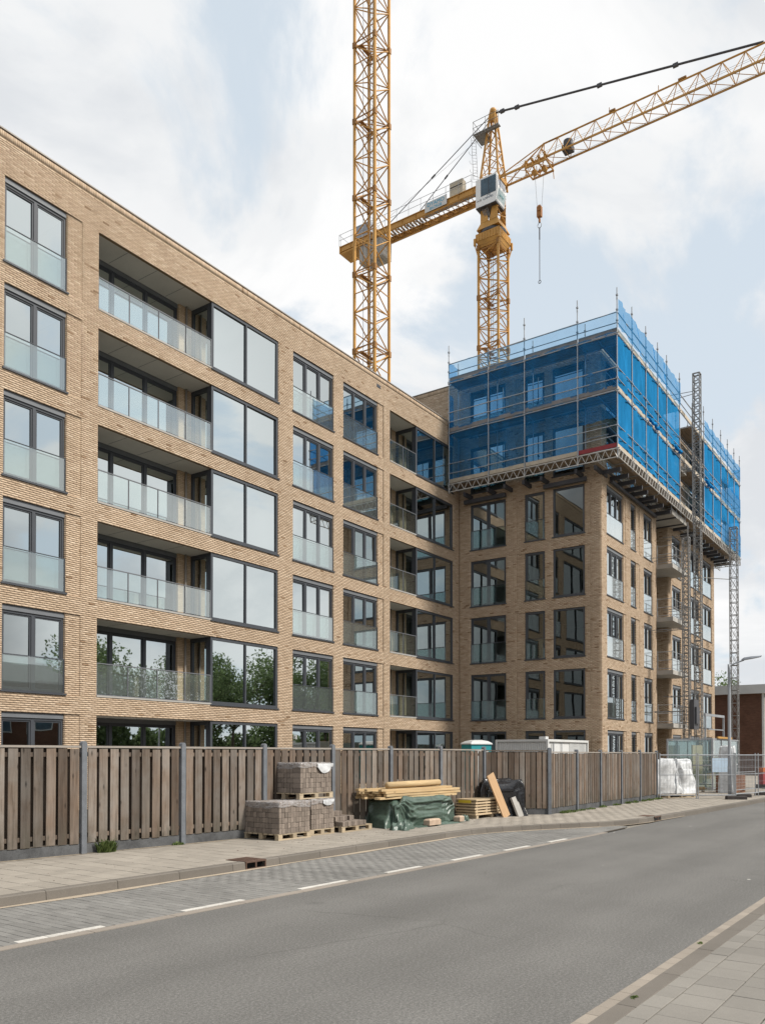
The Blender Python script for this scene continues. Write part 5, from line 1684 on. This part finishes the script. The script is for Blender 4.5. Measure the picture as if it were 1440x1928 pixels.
# stack of plywood boards on bearers
bs = thing('board_stack', 'stack of pale plywood boards spaced on battens, right of the tarpaulin', 'board stack', (18.40, 9.98, PZ), -.1)
for a in (.05, .75, 1.45): MB().box(a, a + .1, 0, .6, 0, .09).build('bearer', M['pallet'], bs)
for k in range(6):
    MB().box(rr.uniform(-.03, .02), 1.6 + rr.uniform(-.03, .03), rr.uniform(-.02, .01), .62, .09 + k * .072, .09 + k * .072 + .042).build('board', M['ply'], bs)
    if k < 5:
        for a in (.06, .5, 1.0, 1.46): MB().box(a, a + .07, .01, .6, .132 + k * .072, .162 + k * .072).build('batten', M['pallet'], bs)
MB().box(-.034, -.03, .12, .5, .40, .47).build('paint_mark', plain('yellow_paint', (.60, .45, .04), .15), bs)
# leaning boards and black sheeting in the corner
drape('black_sheeting', 'shiny black plastic sheeting heaped against the short fence side', 'sheeting', (19.86, 9.98, PZ), -.84, 1.15, .55, .98, M['black_foil'], 7, .05, 110, 22, .08, 23, .12)
lb = tag(MB().box(-.15, .15, -.018, .018, 0, 1.22).build('leaning_board', M['oak'], None, (19.45, 9.62, PZ), 0), 'tall brown board leaning against the black plastic sheeting', 'board')
lb.rotation_euler = (-.20, -.36, -.1)
lb2 = tag(MB().box(-.20, .20, -.03, .03, 0, .56).build('leaning_slab', M['concrete'], None, (19.98, 9.42, PZ), 0), 'short pale slab leaning at the right of the black sheeting', 'slab')
lb2.rotation_euler = (-.30, -.20, -.15)

# ------------------------------------------------------------------ behind the fence
tl = thing('portable_toilet', 'teal portable toilet with white domed roof behind the fence', 'toilet', (34.4, 18.6, PZ), -.6)
MB().box(-.52, .52, -.52, .52, 0, 2.12).build('cabin', M['teal'], tl)
MB().box(-.35, .35, -.575, -.552, .1, 1.85).build('door', M['white'], tl)
m = MB(); frustum(m, .57, .56, 2.12, 2.17); frustum(m, .56, .42, 2.17, 2.27); frustum(m, .42, .2, 2.27, 2.33)
m.build('roof', M['white'], tl, smooth=False)

ct = thing('site_container', 'white corrugated site container behind the street-side fence', 'container', (32.7, 14.25, PZ), 0)
CL, CWd, CHt = 4.6, 2.4, 2.30
m = MB().box(.04, CL - .04, .04, CWd - .04, .1, CHt - .06)
n = 22
for k in range(n):
    y_ = .1 + (CWd - .2) * k / n; m.box(.012, .041, y_, y_ + .055, .14, CHt - .14)
for k in range(14): x_ = 2.5 + 2.0 * k / 14; m.box(x_, x_ + .07, .012, .041, .14, CHt - .14)
ctw = m.build('walls', M['white'], ct)
m = MB()
for x_ in (0, CL):
    for y_ in (0, CWd): m.box(x_ - .05, x_ + .05, y_ - .05, y_ + .05, 0, CHt)
for z_ in (.05, CHt - .05):
    m.box(.05, CL - .05, -.045, .045, z_ - .05, z_ + .05).box(.05, CL - .05, CWd - .045, CWd + .045, z_ - .05, z_ + .05)
    m.box(-.045, .045, .05, CWd - .05, z_ - .05, z_ + .05).box(CL - .045, CL + .045, .05, CWd - .05, z_ - .05, z_ + .05)
m.build('corner_frame', M['white'], ct)
MB().box(.5, 1.4, .01, .035, .2, CHt - .2).build('door', M['white'], ct)
m = MB()
for x_ in (.62, 1.5): m.bar((x_, -.02, .2), (x_, -.02, CHt - .12), .02, 6)
m.build('locking_bar', M['galv'], ct)
MB().box(.1, CL - .1, .1, CWd - .1, CHt - .06, CHt - .02).box(.15, .45, .15, .45, CHt - .02, CHt + .12).build('roof', M['white'], ct)

# ------------------------------------------------------------------ mesh fence panels, lamp, wrapped pallets and clutter on the right
def mesh_fence(label, p, q, h=1.62, foot=True):
    p, q = Vector((*p, 0)), Vector((*q, 0)); L = (q - p).length; a = math.atan2(q.y - p.y, q.x - p.x)
    t = thing('mesh_fence_panel', label, 'fence panel', (p.x, p.y, PZ), a, 'steel mesh fence panels of the site')
    m = MB().bar((.03, 0, .0), (.03, 0, h + .08), .021).bar((L - .03, 0, 0), (L - .03, 0, h + .08), .021).bar((0.03, 0, h), (L - .03, 0, h), .021).bar((.03, 0, .14), (L - .03, 0, .14), .021).bar((.03, 0, h * .55), (L - .03, 0, h * .55), .012)
    m.build('frame', M['galv'], t)
    m = MB()
    for k in range(int(L / .12)): m.bar((.06 + k * .12, 0, .14), (.06 + k * .12, 0, h), .0032, 4, None, False)
    for k in range(5): m.bar((.03, 0, .3 + k * .28), (L - .03, 0, .3 + k * .28), .0032, 4, None, False)
    o = m.build('wire_mesh', M['galv'], t); o['kind'] = 'stuff'
    return t
mesh_fence('first mesh fence panel, right next to the end of the wooden fence', (30.62, 8.95), (31.45, 7.80))
mesh_fence('mesh fence panel just left of the lamp post, in front of the white wrapped goods', (31.45, 7.80), (32.3, 6.62))
mesh_fence('mesh fence panel just right of the lamp post, standing askew', (33.05, 6.85), (35.0, 6.35))
mesh_fence('mesh fence panel at the right edge by the kerb', (35.1, 6.5), (37.9, 5.9))
mesh_fence('mesh fence panel set back behind the askew panel', (36.5, 7.6), (39.5, 7.3))
def foot(label, x, y, rz):
    m = MB().chamfer(-.36, .36, -.11, .11, 0, .13, .02)
    return tag(m.build('fence_foot', M['rubber'], None, (x, y, PZ), rz), label, 'fence foot', 'black feet of the mesh fence')
foot('black fence foot in front of the lamp post', 31.9, 6.55, -.95)
foot('black fence foot just right of the lamp post', 33.6, 6.72, -.95)
foot('black fence foot at the right edge of the street', 35.9, 6.30, -.95)
lp = thing('street_lamp', 'grey street lamp on the pavement edge with one arm over the road', 'street lamp', (32.3, 6.85, PZ), 0)
MB().lathe([(.075, 0), (.075, 1.2), (.062, 1.24), (.048, 4.85), (.048, 5.0)], 14).build('pole', plain('lamp_grey', (.30, .315, .335), .1, 3, .5, .4), lp, smooth=True)
MB().path([(0, 0, 4.92), (.05, -.2, 5.03), (.1, -.5, 5.13)], .028, 8).build('arm', M['galv'], lp)
hd = MB()
for i, (y_, w_, h_) in enumerate(((-.42, .05, .035), (-.52, .11, .06), (-.78, .12, .055), (-1.05, .08, .03), (-1.1, .05, .015))):
    z_ = 5.13 + .03 * i
    hd.v += [(.1 - w_, y_, z_ - h_ * .4), (.1 + w_, y_, z_ - h_ * .4), (.1 + w_ * .7, y_, z_ + h_), (.1 - w_ * .7, y_, z_ + h_)]
for i in range(4):
    for k in range(4): hd.f.append((i * 4 + k, i * 4 + (k + 1) % 4, i * 4 + 4 + (k + 1) % 4, i * 4 + 4 + k))
hd.f += [(3, 2, 1, 0), (16, 17, 18, 19)]
hd.build('lamp_head', M['cabinet'], lp)

drape('wrapped_goods', 'bulky goods wrapped in torn white plastic sheeting at the end of the wooden fence', 'wrapped goods', (32.05, 9.6, PZ + .14), -.35, 1.6, 1.2, 1.34, M['foil'], 6, .075, 140, 28, .10, 11, .10)
drape('wrapped_goods', 'taller white plastic wrapped pallet right of the torn sheeting', 'wrapped goods', (33.12, 9.08, PZ + .12), -.3, 1.05, 1.0, 1.36, M['foil'], 5, .085, 140, 28, .26, 14, .12)
pallet('reddish pallet under the white wrapped goods', 31.1, 8.75, PZ, -.35, 1.7, 1.3, 'pallets behind the mesh fence')
pallet('pallet under the taller white wrapped goods', 32.6, 8.6, PZ, -.3, 1.1, 1.0, 'pallets behind the mesh fence')
drape('wrapped_goods', 'narrow tall white wrapped bale just right of the lamp post', 'wrapped goods', (37.3, 8.0, PZ), .1, .62, .62, 2.0, M['foil'], 8, .03, 70, 24, .05, 17, .03)
pallet('pallet with loose planks between wrapped goods and brick crate', 36.2, 9.3, PZ, -.3, 1.2, 1.0, 'pallets behind the mesh fence')
lo = thing('plank_heap', 'small heap of offcut planks on the pallet behind the mesh fence', 'timber', (36.2, 9.3, PZ + .124), -.3)
for k in range(7): MB().box(0, rr.uniform(.8, 1.3), 0, .14, 0, .05).build('plank', M['timber'], lo, (rr.uniform(-.1, .1), .02 + (k % 4) * .24, .055 * (k // 4)), rr.gauss(0, .08))
cr = thing('brick_crate', 'pallet cube of reddish brown bricks behind the mesh fence, under the pale blue sheet', 'brick stack', (37.2, 7.75, PZ), -.3)
for k in range(7):
    for i in range(5): MB().box(i * .2, i * .2 + .19, 0, .8, k * .11, k * .11 + .1).build('brick', plain('red_brown_brick', (.21, .10, .055), .2, 6, .9, .2, 0, 60, .2) if 'rb' not in M and not M.update(rb=bpy.data.materials.get('red_brown_brick')) else M.get('rb') or bpy.data.materials['red_brown_brick'], cr)
sb = tag(MB().box(-.32, .32, -.01, .01, 0, .55).build('notice_board', plain('pale_blue_sheet', (.48, .60, .72), .12, 4, .5), None, (34.0, 7.55, PZ + .95), -.95), 'pale blue and white sheet hung on the mesh fence', 'notice')
bn = thing('barrier', 'orange and dark red plastic barrier beyond the mesh fence', 'barrier', (43.5, 7.6, PZ), -.2)
MB().box(-.55, .55, -.12, .12, .8, 1.0).build('top_board', M['orange'], bn)
MB().box(-.5, .5, -.1, .1, .2, .78).build('panel', M['red'], bn)
MB().box(-.5, -.4, -.3, .3, 0, .2).box(.4, .5, -.3, .3, 0, .2).build('foot', M['rubber'], bn)

# ------------------------------------------------------------------ beyond: brown school-like block, trees
bb_ = thing('brown_building', 'low dark brown brick building with a white roof edge at the far right', 'building', (70, 12.3, 0))
MB().box(0, 26, 0, 30, 0, 6.6).build('wall', M['far_brick'], bb_)
MB().box(-.35, 26.3, -.35, 30.3, 6.6, 7.3).build('roof_edge', M['white'], bb_)
for k in range(6):
    for z_ in (.9, 3.9):
        w_ = MB().box(.9 + k * 3.9, 3.9 + k * 3.9, -.05, .05, z_, z_ + 2.2).build('window', M['white'], bb_)
        for j in range(2): MB().box(1.0 + k * 3.9 + j * 1.45, 2.35 + k * 3.9 + j * 1.45, -.07, -.052, z_ + .1, z_ + 2.1).build('pane', M['pane'], w_)
MB().box(-.04, .12, -.04, .12, 0, 6.6).build('corner_pipe', M['white'], bb_)
for y_, z_, w_ in ((2.6, 2.35, .6), (4.4, 1.6, .7)): MB().box(-.04, -.01, y_, y_ + w_, z_, z_ + .3).build('wall_plate', M['white'], bb_)

def tree_meshes(seed, h, cr_, n):
    rr = np.random.default_rng(seed); r2 = random.Random(seed)
    m = MB()
    th = h * .38
    m.bar((0, 0, 0), (.05, 0, th), .22, 9, .15)
    ends = []
    for k in range(9):
        a = k * 2.4; ln = h * r2.uniform(.25, .45); up = r2.uniform(.5, 1.2)
        e = Vector((math.cos(a) * ln * .7, math.sin(a) * ln * .7, th + ln * up)); m.bar((.05, 0, th - .1 * (k % 3)), e, .09, 6, .03); ends.append(e)
        for j in range(2):
            f = e + Vector((r2.uniform(-1, 1), r2.uniform(-1, 1), r2.uniform(.2, 1))) * cr_ * .35; m.bar(e.lerp(Vector((0, 0, th)), .2), f, .04, 5, .012); ends.append(f)
    C = [(*(e + Vector((r2.gauss(0, .3), r2.gauss(0, .3), r2.gauss(.2, .3))) * cr_ * .3), cr_ * r2.uniform(.22, .42)) for e in ends]
    C = np.array(C)
    idx = rr.integers(0, len(C), n)
    d = rr.normal(size=(n, 3)); d /= np.linalg.norm(d, axis=1)[:, None]
    rad = C[idx, 3] * rr.random(n) ** .4
    P = C[idx, :3] + d * rad[:, None]
    a = rr.normal(size=(n, 3)); a /= np.linalg.norm(a, axis=1)[:, None]
    b = np.cross(a, rr.normal(size=(n, 3))); b /= np.linalg.norm(b, axis=1)[:, None]
    s = rr.uniform(.05, .13, n)[:, None] * cr_ / 3
    V = np.stack([P - a * s, P + b * s * .6, P + a * s, P - b * s * .6], 1).reshape(-1, 3)
    Q = np.arange(4 * n).reshape(-1, 4)
    tone = np.clip(rr.normal(.5, .25, n), 0, 1)
    return m.mesh('trunk', M['bark'], True), big_mesh('crown', V, Q, M['leaf'], tone)
TM = [tree_meshes(3, 9.5, 4.2, 9000), tree_meshes(5, 11, 4.8, 9000)]
def tree(label, x, y, k, rz, sc=1.0, group=None):
    t = thing('tree', label, 'tree', (x, y, 0), rz, group); t.scale = (sc,) * 3
    link('trunk', TM[k][0], t); o = link('crown', TM[k][1], t); o['kind'] = 'stuff'
tree('leafy green tree behind the brown building beside the corner block', 98, 23.0, 0, .4, .95)
# ------------------------------------------------------------------ across the street, behind the camera; seen in the window reflections
GT = 'trees across the street mirrored in the lower windows'
for i, (x, y) in enumerate(((56, -17), (63, -20), (70, -16), (77, -19), (85, -17), (94, -20), (103, -18), (50, -24))):
    tree('leafy street tree across the road, mirrored in the lower windows', x, y, i % 2, i * 1.3, 1.0 + .12 * (i % 3), GT)
for i, (x0_, w_, h_) in enumerate(((-12, 24, 9.5), (14, 16, 11.6), (31.5, 15, 10.4), (108, 30, 9))):
    hs_ = thing('row_house', ('brown brick house row with a flat roof mirrored at the left windows', 'tallest dark house across the street, mirrored in the second-floor loggia', 'gabled dark house across the street next to the tallest one', 'distant flat house past the street trees')[i], 'house', (x0_, -24, 0), 0)
    MB().box(0, w_, -10, 0, 0, h_ - 2.2).build('wall', M['far_brick'], hs_)
    m = MB(); b = 0
    m.v += [(-.4, .4, h_ - 2.25), (w_ + .4, .4, h_ - 2.25), (w_ + .4, -10.4, h_ - 2.25), (-.4, -10.4, h_ - 2.25), (-.4, -5, h_), (w_ + .4, -5, h_)]
    m.f += [(1, 0, 4, 5), (3, 2, 5, 4), (0, 3, 4), (2, 1, 5)]
    rf = m.build('roof', plain('slate_roof', (.075, .075, .08), .2, 1.5, .8), hs_)
    MB().box(w_ * .3, w_ * .3 + .8, -5.5, -4.7, h_ - .6, h_ + .8).build('chimney', M['far_brick'], rf)
    for k in range(int(w_ / 3.2)):
        for z_ in (1.0, 4.0):
            w2 = MB().box(.8 + k * 3.2, 2.6 + k * 3.2, -.02, .06, z_, z_ + 1.6).build('window', M['white'], hs_)
            MB().box(.9 + k * 3.2, 2.5 + k * 3.2, .06, .075, z_ + .1, z_ + 1.5).build('pane', M['cabglass'], w2)
# tall shrubs under the street trees
def leaf_mass(name, x0, x1, y0, y1, h, n, seed):
    rr = np.random.default_rng(seed)
    x = rr.uniform(x0, x1, n); y = rr.uniform(y0, y1, n)
    top = h * (.72 + .16 * np.sin(x * .55) + .12 * np.sin(x * 1.7 + y))
    z = top * rr.random(n) ** .7
    P = np.stack([x, y, z], 1)
    a = rr.normal(size=(n, 3)); a /= np.linalg.norm(a, axis=1)[:, None]
    b = np.cross(a, rr.normal(size=(n, 3))); b /= np.linalg.norm(b, axis=1)[:, None]
    s = rr.uniform(.14, .34, n)[:, None]
    V = np.stack([P - a * s, P + b * s * .6, P + a * s, P - b * s * .6], 1).reshape(-1, 3)
    o = link(name, big_mesh(name, V, np.arange(4 * n).reshape(-1, 4), M['leaf'], np.clip(rr.normal(.5, .25, n), 0, 1)))
    return tag(o, 'tall green shrubbery below the street trees across the road', 'shrubs', None, 'stuff')
leaf_mass('shrubbery', 46, 112, -25, -21, 6.4, 26000, 2)

# grit and chips on the pavement, worn off the stacks and the site
_chip = []
g = MB(); r3 = random.Random(9)
for _ in range(170):
    if r3.random() < .6: x_, y_ = r3.uniform(11.2, 18.5), r3.uniform(9.35, 10.35)
    else: x_ = r3.uniform(5.5, 19); y_ = yk(x_) + r3.uniform(.16, 2.2)
    if y_ > fence_y(x_) - .12: continue
    q_ = r3.uniform(.006, .022); z_ = PZ + .001
    a_ = r3.uniform(0, 6.28); c_, s_ = math.cos(a_) * q_, math.sin(a_) * q_
    b_ = len(g.v)
    g.v += [(x_ + c_, y_ + s_, z_), (x_ - s_ * .7, y_ + c_ * .7, z_), (x_ - c_, y_ - s_, z_), (x_ + s_ * .7, y_ - c_ * .7, z_), (x_ + q_ * .1, y_, z_ + q_ * r3.uniform(.3, .8))]
    g.f += [(b_, b_ + 1, b_ + 4), (b_ + 1, b_ + 2, b_ + 4), (b_ + 2, b_ + 3, b_ + 4), (b_ + 3, b_, b_ + 4)]
tag(g.build('grit', M['stackbrick']), kind='stuff')
weed('flat green weed growing in a joint of the near kerb', 5.82, yright(5.82) - .16, 26, .05, .02).location.z = .022
weed('tiny green weed in the gutter of the near kerb, further along', 7.9, yright(7.9) - .06, 20, .045, .018).location.z = .008
# chalked figures on a ground-floor pane
lettering('lettering', '18', .24, WA(24.98, .128, TOP[5] - .50), (PI / 2, 0, 0), M['white'], wing, .001)
